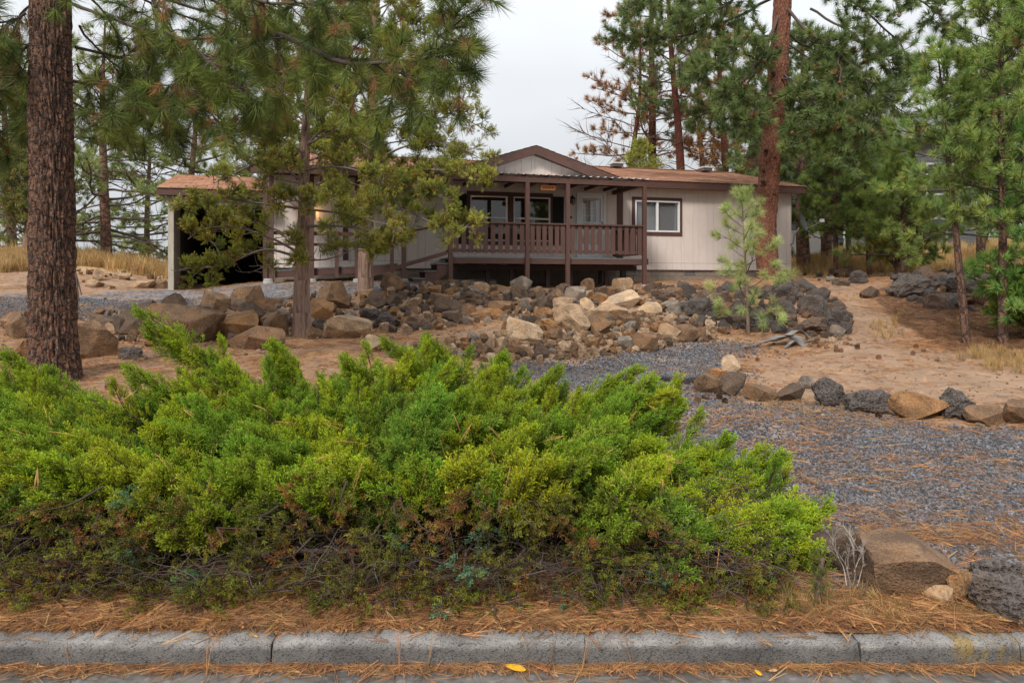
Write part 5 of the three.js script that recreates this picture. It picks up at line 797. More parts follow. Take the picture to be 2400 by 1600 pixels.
// ---------------------------------------------------------------- sapling and the other pines
function pine(label, x, y, top, o = {}) {                            // pixels: base x, base y; top [x, y]
  const R = rng(o.seed ?? (x * 7 + y)), b = o.d ? at(x, y, o.d) : ground(x, y), d = -b.z; if (o.d) b.y = hf(b.x, d);
  const t = thing(o.name ?? 'pine_tree', label, o.cat ?? 'pine tree', b, 0, o.group), O = t.position, e = at(top[0], top[1], d + (o.back ?? 0)), Ht = e.y - b.y, sc = scatters(o.near ? TUFT_NEAR : TUFT_FAR, M.needle);
  const tp = [b.clone().add(V(0, -.1, 0)), b.clone().lerp(e, .35).add(V((R() - .5) * .1 * Ht * (o.wob ?? .3), 0, 0)), b.clone().lerp(e, .7).add(V((R() - .5) * .1 * Ht * (o.wob ?? .3), 0, 0)), e], tc = curve(tp, 24), r0 = o.r ?? Ht * .012;
  const tg = new MB(); tg.tube(tc, r0, r0 * .15, 12, [1, 1, 1], true, .5); part(t, 'trunk', relGeo(tg.geo(), O), o.bark ?? M.pineBark);
  const mbs = new MB(), n = o.limbs ?? 40; let az = R() * 6;
  for (let k = 0; k < n; k++) {
    const u = lerp(o.crown ?? .15, .98, (k + R() * .8) / n), [p] = along(tc, u); az += 2.4 + (R() - .5) * .8; const q = (u - (o.crown ?? .15)) / (1 - (o.crown ?? .15));
    const len = (o.wide ?? Ht * .22) * Math.pow(1 - q * .93, o.taper ?? .8) * lerp(.65, 1.15, R()), dir = V(Math.cos(az), lerp(o.dropLow ?? .0, .75, q), Math.sin(az));
    const pts = wander(R, p, dir, Math.max(.15, len), 7, o.jit ?? .15, V(0, o.curl ?? .35, 0)), rr = Math.max(.006, Math.min(r0 * .35, len * .016));
    const deadHere = o.dead && R() < o.dead;
    if (deadHere) { mbs.tube(pts, rr * .62, .003, 5); for (let w = 0; w < 13; w++) { const [a, dd] = along(pts, .25 + R() * .75), z = wander(R, a, dd.clone().addScaledVector(rv(R), .8), len * .32, 4, .3, V(0, .1, 0)); mbs.tube(z, rr * .4, .003, 3); if (w % 2) { const y2 = wander(R, along(z, .5)[0], rv(R), len * .15, 3, .3, V()); mbs.tube(y2, .004, .002, 3); } } continue; }
    pineBough(mbs, sc, R, pts, rr, { step: o.step ?? .11, twig: o.twig ?? [.15, .45], gap: o.gap ?? .16, size: o.size ?? .2, col: o.col ?? GREEN.young, brown: o.brown ?? .08, pull: .5, lift: o.lift ?? .35, from: o.from ?? .3, sides: 5 });
  }
  sc.put(R, e, V(0, 1, 0), (o.size ?? .2) * 1.1, 0, hue(R, o.col ?? GREEN.young));
  part(t, 'branches', relGeo(mbs.geo(), O), o.twigMat ?? M.twig, 'stuff'); sc.build('needles', t); return t;
}
pine('pale green young pine sapling in front of the beige wall', 1755, 783, [1740, 455], { name: 'pine_sapling', r: .035, near: true, limbs: 32, crown: .05, wide: .95, taper: .75, size: .18, step: .17, twig: [.08, .26], gap: .15, from: .38, col: [[.40, .45, .16], [.46, .50, .20], [.33, .39, .13]], curl: .5, wob: .1, bark: std([.2, .13, .09], .9), seed: 17, brown: .02, lift: .25 });
pine('slim dark trunked pine left of the footpath head', 1960, 650, [1950, 250], { r: .09, crown: .2, limbs: 56, wide: 1.7, size: .2, seed: 5, taper: .6, dropLow: 0 });
pine('thick dark pine trunk just behind the satellite dish corner', 1885, 614, [1880, 60], { r: .25, crown: .25, limbs: 56, wide: 2.5, size: .25, col: GREEN.pine, seed: 8, d: 26 });
pine('second thick pine trunk right of the one behind the dish', 1938, 612, [1950, 120], { r: .22, crown: .2, limbs: 56, wide: 2.6, size: .25, col: GREEN.pine, seed: 9, d: 28 });
pine('straight thin pine in the dry grass, left of a paired trunk', 2038, 620, [2030, 300], { r: .09, crown: .26, limbs: 52, wide: 1.9, size: .22, seed: 12, d: 24 });
pine('thin pine in the dry grass, right of a paired trunk', 2065, 616, [2075, 330], { r: .09, crown: .26, limbs: 52, wide: 1.9, size: .22, seed: 14, d: 25 });
pine('tall leaning pine on the bank right of the path', 2268, 806, [2200, 130], { r: .07, crown: .5, limbs: 38, wide: .95, size: .175, seed: 21, taper: .65, dropLow: -.1, wob: .1 });
pine('tall straight pine close to the right picture edge', 2352, 806, [2345, -120], { r: .075, crown: .26, limbs: 92, wide: 1.15, size: .175, seed: 22, taper: .5, wob: .1 });
pine('young bright pine cut by the right picture edge', 2440, 800, [2450, 250], { r: .05, crown: .1, limbs: 70, wide: 1.15, size: .18, seed: 23, taper: .6, wob: .1, dropLow: -.1, col: [[.20, .36, .08], [.25, .41, .10]] });
pine('bushy green pine behind the leaning one', 2120, 640, [2110, 380], { r: .10, crown: .16, limbs: 50, wide: 1.7, size: .22, seed: 25, d: 21, dropLow: 0 });
pine('bushy green pine behind the straight one at right', 2300, 660, [2300, 130], { r: .12, crown: .2, limbs: 58, wide: 1.45, size: .22, seed: 26, d: 18.5, taper: .55 });
pine('tall background pine far right against the sky', 2420, 640, [2400, -60], { r: .15, crown: .15, limbs: 76, wide: 2.5, size: .26, seed: 28, d: 23, col: GREEN.pine });
pine('background pine between the dark house and the path', 1990, 618, [1995, 300], { r: .12, crown: .2, limbs: 60, wide: 2.3, size: .26, seed: 29, d: 30 });
// behind the house
const behind = { limbs: 46, bark: std([.33, .17, .11], .95, { map: redBark }), size: .36, gap: .3, step: .26, twig: [.3, .9] };
pine('living pine behind the roof with an orange lower trunk', 1600, 600, [1560, -120], { ...behind, d: 36, r: .28, crown: .42, wide: 3.2, limbs: 60, col: GREEN.pine, seed: 41 });
pine('dead pine with rusty needles and bare limbs behind the roof ridge', 1525, 600, [1530, -200], { ...behind, d: 40, r: .3, crown: .28, wide: 4.2, dead: .4, col: GREEN.brown, seed: 42, limbs: 70, curl: .05, twigMat: M.deadTwig });
pine('dead pine with orange needles left of the red trunk', 1692, 600, [1690, 0], { ...behind, d: 38, r: .26, crown: .2, wide: 3, dead: .4, col: GREEN.brown, seed: 43, curl: .05, limbs: 60, twigMat: M.deadTwig });
pine('thin dead orange pine touching the red trunk', 1728, 600, [1722, 60], { ...behind, d: 42, r: .22, crown: .2, wide: 2.6, dead: .35, col: GREEN.brown, seed: 44, curl: .05, twigMat: M.deadTwig });
pine('bare limbed dead pine reaching left over the roof', 1475, 600, [1500, 60], { ...behind, d: 37, r: .2, crown: .3, wide: 4.4, dead: .97, col: GREEN.brown, seed: 45, curl: .25, limbs: 40, dropLow: .15, twigMat: M.deadTwig });
pine('green pine behind the red trunk and roof corner', 1790, 600, [1800, 120], { ...behind, d: 34, r: .2, crown: .2, wide: 2.8, col: GREEN.pine, seed: 46, limbs: 60 });
pine('dark pine rising behind the ridge right of the gable', 1650, 600, [1640, 100], { ...behind, d: 44, r: .24, crown: .3, wide: 3.2, col: GREEN.pine, seed: 47, limbs: 44, dead: .3 });
// left background
pine('open branched pine on the slope left of the carport', 250, 620, [245, 60], { d: 26, r: .2, crown: .1, wide: 3.6, limbs: 64, dead: .45, jit: .24, col: GREEN.far, size: .26, step: .2, twig: [.2, .6], gap: .26, seed: 51, dropLow: -.25, curl: .1 });
pine('pine on the straw hill at the left picture edge', 30, 560, [10, 80], { d: 27, r: .18, crown: .1, wide: 3.6, limbs: 74, dead: .2, jit: .24, col: GREEN.far, size: .28, step: .2, gap: .25, seed: 52, dropLow: -.2 });
pine('grey green pine behind the carport roof', 450, 600, [455, 120], { d: 31, r: .2, crown: .2, wide: 4.2, limbs: 64, dead: .3, col: GREEN.far, size: .3, step: .24, gap: .3, seed: 53, dropLow: -.2 });
pine('pale distant pine low on the slope beside the carport', 345, 630, [350, 230], { d: 33, r: .15, crown: .05, wide: 3.6, limbs: 60, dead: .45, jit: .24, col: GREEN.far, size: .3, step: .24, gap: .3, seed: 54, dropLow: -.25 });
pine('background pine behind the left end of the house roof', 640, 600, [650, -60], { d: 32, r: .2, crown: .25, wide: 4, limbs: 60, col: GREEN.far, size: .32, step: .24, gap: .3, seed: 55 });
pine('background pine seen between the two junipers', 800, 600, [790, -80], { d: 34, r: .2, crown: .25, wide: 4, limbs: 60, col: GREEN.far, size: .32, step: .24, gap: .3, seed: 56 });
pine('pine behind the big trunk at left', 150, 600, [150, 100], { d: 30, r: .2, crown: .1, wide: 3.6, limbs: 60, col: GREEN.far, dead: .3, size: .3, step: .24, gap: .3, seed: 57 });
function roundJuniper(label, x, y, d, h, w, seed, col, group) {
  const R = rng(seed), b = at(x, y, d); b.y = hf(b.x, d); const t = thing('background_juniper', label, 'juniper tree', b, 0, group), O = t.position, sc = scatters(SPRAY_T, M.spray), mb = new MB(), tg = new MB();
  tg.tube([b, b.clone().add(V(.1, h * .5, 0)), b.clone().add(V(0, h * .95, 0))], h * .035, .02, 8); part(t, 'trunk', relGeo(tg.geo(), O), M.jBark);
  for (let k = 0; k < 70; k++) { const u = lerp(.12, .97, k / 70), p = b.clone().add(V(0, h * u, 0)), a = k * 2.4, L = w * Math.sin(Math.PI * Math.pow(lerp(.12, .98, u), .7)) * lerp(.6, 1.15, R()) + .15; juniperBough(mb, sc, R, wander(R, p, V(Math.cos(a), .7, Math.sin(a)), L, 6, .1, V(0, .5, 0)), .02, { step: .25, twig: [.2, .5], n: 11, ball: .14, size: .24, col, from: .2, bare: .05, brown: .02 }); }
  part(t, 'branches', relGeo(mb.geo(), O), M.greyTwig, 'stuff'); sc.build('foliage', t);
}
roundJuniper('bright yellow green juniper top showing over the roof right of the gable', 1500, 600, 33, 5.6, 1.5, 61, [[.36, .40, .09], [.42, .45, .10]]);
roundJuniper('dull green juniper on the straw hill behind the big pine', 60, 600, 23, 3.6, 1.6, 62, GREEN.junDark);
roundJuniper('green shrubby juniper in the grass right of the path head', 2100, 640, 22, 1.6, 1.0, 63, GREEN.jun);
roundJuniper('bright green juniper at the foot of the bank at the right edge', 2420, 800, 11.8, .7, .6, 64, [[.13, .24, .03], [.17, .28, .04]]);

// pines on the far side of the road, behind the viewpoint; the porch windows mirror them
for (const [x, z, h, k] of [[-15, 13, 11, 0], [-9.5, 17, 13, 1], [-5, 14, 10, 2], [-1, 19, 14, 3], [3.5, 14.5, 11, 4], [8, 18, 13, 5], [12.5, 14, 10.5, 6], [17, 18, 13, 7], [-20, 18, 13, 8], [1, 23, 14, 9], [6, 24, 15, 10], [10.5, 23, 14, 11], [15.5, 25, 15, 12], [5.8, 16, 11, 13]]) {
  const R = rng(900 + k), b = V(x, 0, z), t = thing('pine_tree', 'tall green pine standing across the road from the house', 'pine tree', b, 0, 'pines across the road'), sc = scatters(TUFT_FAR, M.needle), tg = new MB(), mb = new MB(), tc = curve([b, V(x + .1, h * .5, z), V(x, h, z)], 12);
  tg.tube(tc, .2, .03, 10, [1, 1, 1], true, .5); part(t, 'trunk', relGeo(tg.geo(), b), M.redBark);
  for (let q = 0; q < 44; q++) { const u = lerp(.12, .98, (q + R()) / 44), [p] = along(tc, u), a = q * 2.4 + R(); pineBough(mb, sc, R, wander(R, p, V(Math.cos(a), .1 + u * .4, Math.sin(a)), 2.8 * Math.pow(1 - u * .9, .7), 5, .14, V(0, .3, 0)), .03, { step: .34, twig: [.3, .8], gap: .4, size: .4, col: GREEN.pine, from: .2, lift: .3, pull: .3, sides: 4 }); }
  part(t, 'branches', relGeo(mb.geo(), b), M.twig, 'stuff'); sc.build('needles', t);
}

// ---------------------------------------------------------------- the spreading juniper in front
{
  const R = rng(301), base = V(-.9, hf(-.9, 4.9), -4.9), bush = thing('juniper_bush', 'huge spreading bright green juniper bush filling the ground behind the kerb', 'bush', base), O = bush.position;
  const back = [[-160, 820], [0, 846], [60, 842], [120, 868], [185, 905], [250, 925], [310, 872], [380, 900], [440, 840], [520, 800], [620, 818], [700, 852], [780, 850], [850, 856], [905, 812], [960, 838], [1010, 800], [1080, 826], [1140, 850], [1230, 872], [1290, 905], [1360, 900], [1440, 905], [1490, 872], [1540, 920], [1600, 975], [1660, 1050], [1740, 1065], [1800, 1110], [1840, 1170], [1890, 1225]];
  const yb = (x) => { for (let k = 1; k < back.length; k++) if (x <= back[k][0]) { const [a, b] = back[k - 1], [c, d] = back[k]; return lerp(b, d, (x - a) / (c - a)); } return 1200; };
  const db = (x) => x < 1300 ? 6.3 : lerp(6.3, 4.35, clamp((x - 1300) / 580)), df = (x) => 3.84, yf = (x) => 1140 + 45 * noise.noise(x * .006, 2.2, 1) + (x > 1400 ? 150 * smooth(1400, 1720, x) : 0) + (x < 420 ? -15 : 0);
  const surf = (x, t) => { const d = lerp(db(x), df(x), t), bulge = Math.sin(Math.PI * t) * .06; const p = at(x, lerp(yb(x), yf(x), Math.pow(t, .92)), d); p.y += bulge + fbm(p.x * 1.4, p.z * 1.4, 3.7, 2) * .16; return p; };
  const cols = [[.20, .34, .032], [.265, .39, .028], [.33, .43, .025], [.40, .465, .028], [.35, .44, .025], [.25, .38, .032], [.19, .33, .04]];
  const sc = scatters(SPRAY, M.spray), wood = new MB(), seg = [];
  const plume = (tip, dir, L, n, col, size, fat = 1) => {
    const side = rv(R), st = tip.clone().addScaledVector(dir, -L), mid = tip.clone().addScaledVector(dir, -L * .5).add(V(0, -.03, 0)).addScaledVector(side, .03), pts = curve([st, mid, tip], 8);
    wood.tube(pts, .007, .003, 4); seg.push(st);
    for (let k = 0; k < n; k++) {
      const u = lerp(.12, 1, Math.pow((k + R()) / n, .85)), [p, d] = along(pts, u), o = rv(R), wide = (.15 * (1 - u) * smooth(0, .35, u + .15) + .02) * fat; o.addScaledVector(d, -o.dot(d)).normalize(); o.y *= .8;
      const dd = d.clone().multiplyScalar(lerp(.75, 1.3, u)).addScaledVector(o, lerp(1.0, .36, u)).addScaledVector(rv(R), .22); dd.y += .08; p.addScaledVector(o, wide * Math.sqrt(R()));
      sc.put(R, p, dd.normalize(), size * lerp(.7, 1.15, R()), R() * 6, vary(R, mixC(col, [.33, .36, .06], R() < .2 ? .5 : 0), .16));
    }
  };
  const N = 185;
  for (let k = 0; k < N; k++) {                                       // branch heads, each a fan of plumes
    const x = -170 + (k + R()) / N * 2055 + (R() - .5) * 110, t = (k * .618034) % 1, xx = clamp(x, -170, 1885), p = surf(xx, t), lean = clamp((xx - 820) / 900, -1, 1);
    const dir = V(lean * .85 + (R() - .5) * .75, .66 + (R() - .5) * .3 - t * .22, lerp(-.25, .6, t) + (R() - .5) * .5).normalize();
    const cl = fbm(p.x * .9, p.z * .9, 1.1, 2), ci = Math.floor(clamp(.5 + cl * 1.1 + (R() - .5) * .6, 0, .999) * cols.length), rise = (R() - .45) * .13, hc = vary(R, cols[ci], .16);
    for (let q = 0; q < 5; q++) {
      const o = rv(R); o.addScaledVector(dir, -o.dot(dir)).normalize(); o.y *= .6; const s = q ? .06 + R() * .17 : 0, dd = dir.clone().addScaledVector(o, s * 2.6).normalize();
      plume(p.clone().add(V(0, rise - s * .55, 0)).addScaledVector(o, s), dd, lerp(.36, .6, R()) * (q ? 1 : 1.2), 60, vary(R, hc, .1), .095, .95);
    }
  }
  // the long leaders that stand out of the outline
  for (const [x0, y0, x1, y1, d] of [[560, 880, 322, 732, 5.9], [480, 850, 345, 775, 5.95], [1030, 880, 898, 806, 6.0], [440, 930, 298, 868, 5.6], [1330, 960, 1486, 868, 5.6], [1440, 1000, 1568, 925, 5.3], [1500, 1010, 1545, 918, 5.35], [1700, 1120, 1826, 1072, 4.75], [1620, 1120, 1705, 1036, 4.8], [1760, 1230, 1945, 1192, 4.3], [1750, 1260, 1900, 1215, 4.2], [120, 930, 20, 838, 5.9], [700, 890, 640, 815, 6.0], [860, 900, 810, 845, 5.9], [1130, 900, 1180, 840, 6.0], [1240, 930, 1300, 870, 5.9], [1040, 850, 1000, 796, 6.2]]) {
    const a = at(x0, y0, d + .1), b = at(x1, y1, d), dir = b.clone().sub(a), L = dir.length(); for (let q = 0; q < 3; q++) plume(b.clone().addScaledVector(dir, -q * .3).add(V((R() - .5) * .05, -q * .02, (R() - .5) * .06)), dir.clone().normalize().addScaledVector(rv(R), q * .13).normalize(), Math.min(.6, L * .8), 75, vary(R, cols[[1, 4, 0][q]], .1), .095, .75);
  }
  for (let k = 0; k < 46; k++) { const x = -60 + (k + R()) / 46 * 1900, t = R() * .35, p = surf(x, t), lean = clamp((x - 820) / 900, -1, 1), dir = V(lean * .9 + (R() - .5) * .8, .75 + R() * .3, (R() - .4) * .5).normalize(); plume(p.addScaledVector(dir, .10 + R() * .10), dir, .42, 62, vary(R, cols[R() * 6 | 0], .1), .085, .62); }
  // inner, older growth in the shade; dark brown plumes added to blacken the hollow
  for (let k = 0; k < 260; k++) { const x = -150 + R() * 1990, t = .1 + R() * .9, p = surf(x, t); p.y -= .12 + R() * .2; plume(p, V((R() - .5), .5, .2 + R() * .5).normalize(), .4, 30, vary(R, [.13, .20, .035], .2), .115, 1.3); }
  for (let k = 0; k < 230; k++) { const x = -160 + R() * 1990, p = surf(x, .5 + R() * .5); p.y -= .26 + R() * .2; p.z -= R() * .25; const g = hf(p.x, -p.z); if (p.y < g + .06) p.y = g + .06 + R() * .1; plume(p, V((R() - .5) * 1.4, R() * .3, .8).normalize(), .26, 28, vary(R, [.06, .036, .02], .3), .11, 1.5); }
  // low sprays that hang out over the needles
  for (let k = 0; k < 300; k++) { const x = -100 + R() * 1960, y = lerp(yf(x), 1452, Math.pow(R(), .75)), d = 3.46 + R() * .3 + (1420 - y) * .0009, p = at(x, y, d), g = hf(p.x, d); if (p.y < g + .05) p.y = g + .05; plume(p, V((R() - .5) * 1.2, -.25 + R() * .5, .8).normalize(), .16 + R() * .14, 11 + R() * 12 | 0, vary(R, R() < .2 ? [.27, .13, .05] : R() < .08 ? [.13, .26, .15] : [.20, .205, .035], .3), .07, .8); }
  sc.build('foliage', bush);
  // stems: from the roots to every plume, and the grey tangle of bare twigs underneath
  const roots = []; for (let k = 0; k < 11; k++) { const x = lerp(-3.6, 1.25, (k + .5) / 11) + (R() - .5) * .2; roots.push(V(x, hf(x, 4.85) + .02, -4.85 - R() * .4)); }
  for (const s of seg) { if (R() < .55) continue; let b = roots[0]; for (const r of roots) if (r.distanceToSquared(s) < b.distanceToSquared(s)) b = r; const m = b.clone().lerp(s, .5).add(V((R() - .5) * .2, -.06, (R() - .5) * .2)); wood.tube(curve([b, m, s], 7), .014 + R() * .01, .006, 5); }
  part(bush, 'stems', relGeo(wood.geo(), O), M.bushBrown, 'stuff');
  const big = [[1200, 1376, 1440, 1372], [560, 1330, 860, 1290], [960, 1310, 1300, 1395], [200, 1340, 520, 1390], [1500, 1390, 1730, 1330], [1100, 1340, 1450, 1400], [60, 1290, 190, 1400], [760, 1400, 980, 1330]];
  for (const [a, b, c, d] of big) { const mb = new MB(), p = at(a, b, 4.1), q = at(c, d, 3.85); p.y = Math.max(p.y, hf(p.x, 4.1) + .03); q.y = Math.max(q.y, hf(q.x, 3.85) + .02); mb.tube(curve([p, p.clone().lerp(q, .4).add(V(0, .03, .03)), q], 12), .017, .011, 8); part(bush, 'branch', relGeo(mb.geo(), O), M.bushGrey); }
  const tw = new MB(), tw2 = new MB();
  for (let k = 0; k < 2300; k++) { const x = -120 + R() * 1960, d = 3.54 + R() * .9, X = (x - CX) / F * d, g = hf(X, d), p = V(X, g + .03 + R() * lerp(.2, .34, clamp((d - 3.7) * 2)), -d), a = R() * 6.28, pts = wander(R, p, V(Math.cos(a), (R() - .35) * .9, Math.sin(a) * .6 + .1), .08 + R() * .2, 7, .3, V(0, -.25, 0)); const q = R() < .3 ? tw : tw2; q.tube(pts, .0018 + R() * .0022, .001, 4); if (R() < .6) q.tube(wander(R, along(pts, .4 + R() * .3)[0], rv(R), .08 + R() * .1, 4, .35, V(0, -.1, 0)), .002, .001, 3); }
  part(bush, 'bare_twigs', relGeo(tw.geo(), O), M.bushGrey, 'stuff'); part(bush, 'brown_twigs', relGeo(tw2.geo(), O), M.bushBrown, 'stuff');
  // pine needles caught in the foliage
  const nd = new MB(); for (let k = 0; k < 80; k++) { const x = R() * 1800, t = .25 + R() * .75, p = surf(x, t).add(V(0, .03 + R() * .05, .04)), dir = rv(R); dir.y = -Math.abs(dir.y) * .9; for (let q = 0; q < 2 + R() * 2; q++) blade(nd, p, dir.clone().addScaledVector(rv(R), .13).normalize(), .11 + R() * .08, .0013, R, .2, 3); } part(bush, 'caught_needles', relGeo(nd.geo(false), O), std([.50, .25, .085], .8), 'stuff');
}
// ---------------------------------------------------------------- needles, gravel, grass and leaves on the ground
{
  const R = rng(401), lit = new MB(); for (let k = 0; k < 3; k++) { const a = (k - 1) * .16; blade(lit, V(0, -.5, 0), V(Math.sin(a), Math.cos(a), (R() - .5) * .12).normalize(), 1, .0048, R, .0, 3); blade(lit, V(.01, -.5, 0), V(Math.sin(a), Math.cos(a), .05).normalize(), 1, .0045, R, .15, 3); }
  const G = lit.geo(false), L = thing('needle_litter', 'orange brown fallen pine needles covering the ground', 'pine needles', V(0, 0, 0)); L.userData.kind = 'stuff';
  const sc = new Scatter(G, M.litter), tone = () => hue(R, [[.38, .175, .06], [.50, .27, .105], [.30, .13, .048], [.18, .09, .042], [.43, .22, .085], [.24, .115, .048]], .28);
  const lay = (x, d, y, tilt, s) => { const a = R() * 6.28; sc.put(V(x, y, -d), V(Math.cos(a), (R() - .5) * tilt, Math.sin(a)).normalize(), s, R() * 6.28, tone()); };
  for (let k = 0; k < 33000; k++) { const d = 3.44 + Math.pow(R(), 1.2) * 1.05, x = (R() * 2 - 1) * (d * .76 + .1), thin = x > 1.2 && d > 3.66 ? .14 : 1; if (R() > thin) continue; lay(x, d, hf(x, d) + .004 + R() * R() * .035, .35, .13 + R() * .08); }
  for (let k = 0; k < 1900; k++) { const x = (R() * 2 - 1) * 2.7, f = Math.abs(fbm(x * 2.2, 1.1, 3, 3)), d = 3.31 - Math.pow(R(), 2) * (.03 + .13 * f); lay(x, d, .004 + R() * .012, .1, .07 + R() * .1); }
  for (let k = 0; k < 260; k++) { const x = (R() * 2 - 1) * 2.6, d = 3.02 + R() * .4; lay(x, d, d < 3.32 ? .006 : .122, .05, .12 + R() * .08); }
  for (let k = 0; k < 160; k++) { const x = (R() * 2 - 1) * 2.5, d = 3.4 + R() * .08; lay(x, d, .123 + R() * .008, .12, .12 + R() * .09); }
  for (let k = 0; k < 9; k++) { const x = (R() * 2 - 1) * 2.4; sc.put(V(x, .06 + R() * .05, -3.29), V((R() - .5) * .8, .8, -.35 - R() * .3).normalize(), .16 + R() * .06, R() * 6, tone()); }
  let n = 0; while (n < 50000) { const d = 4.3 + Math.pow(R(), 1.5) * 17, x = (R() * 2 - 1) * (d * .76 + .3), [g, nd, gr] = kindsFast(x, d); if (R() > .14 + nd * .9 - g * .08) { n += .2; continue; } lay(x, d, hf(x, d) + .006 + R() * .008, .14, (.13 + R() * .07) * (1 + d * .015)); n++; }
  for (let k = 0; k < 9000; k++) { const x = 2030 + R() * 400, y = 640 + R() * 190; if (!inPx([[2040, 690], [2140, 640], [2430, 640], [2430, 820], [2230, 825], [2110, 760]], x, y)) continue; const p = ground(x, y); sc.put(p.add(V(0, .01 + R() * .02, 0)), rv(R).setY(.1).normalize(), .16 + R() * .1, R() * 6, hue(R, [[.20, .095, .045], [.14, .07, .038], [.27, .13, .055], [.09, .05, .03]], .25)); }
  sc.build('needles', L);
  // gravel
  const st = new THREE.IcosahedronGeometry(1, 1); { const p = st.attributes.position; for (let k = 0; k < p.count; k++) { const x = p.getX(k), y = p.getY(k), z = p.getZ(k), s = 1 + .45 * noise.noise(x * 1.7 + 3, y * 1.7, z * 1.7); p.setXYZ(k, x * s, y * s * .75, z * s * .85); } st.deleteAttribute('normal'); }
  const gv = new Scatter(st, std([1, 1, 1], .9)), Q = thing('gravel', 'blue grey crushed stone gravel on the drive', 'gravel', V(0, 0, 0)); Q.userData.kind = 'stuff'; let m = 0, tries = 0;
  while (m < 118000 && tries++ < 900000) { const d = 3.72 + Math.pow(R(), 1.35) * 11.7, x = lerp(-d * .76, d * .76, R()); if (d < 7 && x < .3) continue; const [g] = kindsFast(x, d); if (R() > g * 1.15 - .08) continue; const s = lerp(.005, .0125, R() ** 2 + .1) * (1 + d * .035), v = R(), c = v < .35 ? .04 : v < .88 ? lerp(.06, .14, R()) : lerp(.12, .2, R()); gv.put(V(x, hf(x, d) + s * .25, -d), rv(R), s, R() * 6, [c * (1.0 + R() * .1), c, c * (1.0 + R() * .12)]); m++; }
  gv.build('gravel', Q);
  // straw grass
  const tuft = new MB(); for (let k = 0; k < 16; k++) { const a = R() * 6.28, d = V(Math.cos(a) * .45 * R(), 1, Math.sin(a) * .45 * R()).normalize(); blade(tuft, V((R() - .5) * .25, 0, (R() - .5) * .25), d, .5 + R() * .5, .012, R, .25, 3); }
  const gs = new Scatter(tuft.geo(false), M.grass), S = thing('dry_grass', 'straw coloured dry grass on the slopes behind the yard', 'grass', V(0, 0, 0)); S.userData.kind = 'stuff';
  const straw = () => hue(R, [[.46, .30, .12], [.40, .26, .11], [.52, .36, .17], [.32, .21, .095]], .2);
  const sow = (poly, cnt, s0, s1) => { for (let k = 0, t = 0; k < cnt && t < cnt * 60; t++) { const xs = poly.map((p) => p[0]), ys = poly.map((p) => p[1]), x = lerp(Math.min(...xs), Math.max(...xs), R()), y = lerp(Math.min(...ys), Math.max(...ys), R()); if (!inPx(poly, x, y)) continue; const p = ground(x, y, 40); if (-p.z > 39) continue; gs.put(p, V((R() - .5) * .3, 1, (R() - .5) * .3).normalize(), lerp(s0, s1, R()), R() * 6, straw()); k++; } };
  for (let k = 0; k < 9000; k++) { const d = 21 + R() * 22, x = (R() * 2 - 1) * d * .8; if (x > -10.5 + d * .02 && x < 9.6 && d < 34) continue; if (kindsFast(x, d)[2] < R()) continue; gs.put(V(x, hf(x, d), -d), V((R() - .5) * .3, 1, (R() - .5) * .3).normalize(), .25 + R() * .45, R() * 6, straw()); }
  sow([[2240, 840], [2300, 815], [2420, 830], [2420, 880], [2330, 870]], 150, .08, .22); sow([[2030, 760], [2110, 740], [2120, 790], [2050, 800]], 50, .1, .2); sow([[1950, 690], [2080, 690], [2120, 740], [2080, 750]], 30, .05, .15);
  sow([[1860, 626], [2400, 610], [2400, 640], [1880, 640]], 900, .2, .5); sow([[1900, 930], [2000, 950], [1980, 985], [1660, 950], [1700, 930]], 120, .03, .08); sow([[0, 570], [200, 570], [400, 612], [400, 640], [200, 625], [0, 640]], 700, .25, .55);
  for (let k = 0; k < 460; k++) { const x = 1.15 + R() * R() * 1.6, d = 3.48 + R() * .3; gs.put(V(x, hf(x, d), -d), V((R() - .5) * 1.2, .7, (R() - .5) * 1.2).normalize(), .035 + R() * R() * .12, R() * 6, straw()); }
  for (let k = 0; k < 40; k++) { const x = (R() * 2 - 1) * 2.4, d = 3.5 + R() * .2; gs.put(V(x, hf(x, d), -d), V((R() - .5) * .8, .6, .2 + R() * .5).normalize(), .05 + R() * .06, R() * 6, hue(R, [[.16, .24, .05], [.22, .28, .06]])); }
  gs.build('grass', S);
  // yellow leaves
  const leaf = new THREE.Shape(); leaf.moveTo(0, -1); leaf.bezierCurveTo(.55, -.6, .55, .3, 0, 1); leaf.bezierCurveTo(-.55, .3, -.55, -.6, 0, -1); const lg = new THREE.ShapeGeometry(leaf, 10); { const p = lg.attributes.position; for (let k = 0; k < p.count; k++) p.setZ(k, .35 * p.getX(k) ** 2 * 2 + .12 * p.getY(k) ** 2); lg.computeVertexNormals(); }
  [[1208, 1572, .052, 1.1, 'large yellow leaf lying on the road below the kerb middle', [.75, .40, .03]], [1777, 1583, .022, .3, 'small round yellow leaf on the road at right', [.80, .42, .02]], [1812, 1578, .022, 1.6, 'pale tan leaf next to the small yellow one on the road', [.55, .34, .17]], [1198, 1440, .02, .2, 'orange leaf on the needles under the bush', [.6, .22, .02]]].forEach(([x, y, s, a, l, c]) => {
    const d = y > 1500 ? EYE / ((y - HY) / F) : -ground(x, y).z, m = solo('fallen_leaf', lg, leafMat(.2, c), l, 'leaf'); m.scale.setScalar(s); m.position.set((x - CX) / F * d, (y > 1500 ? .012 : hf((x - CX) / F * d, d) + .03), -d); m.rotation.set(-1.4, .1, a, 'YXZ'); });
}
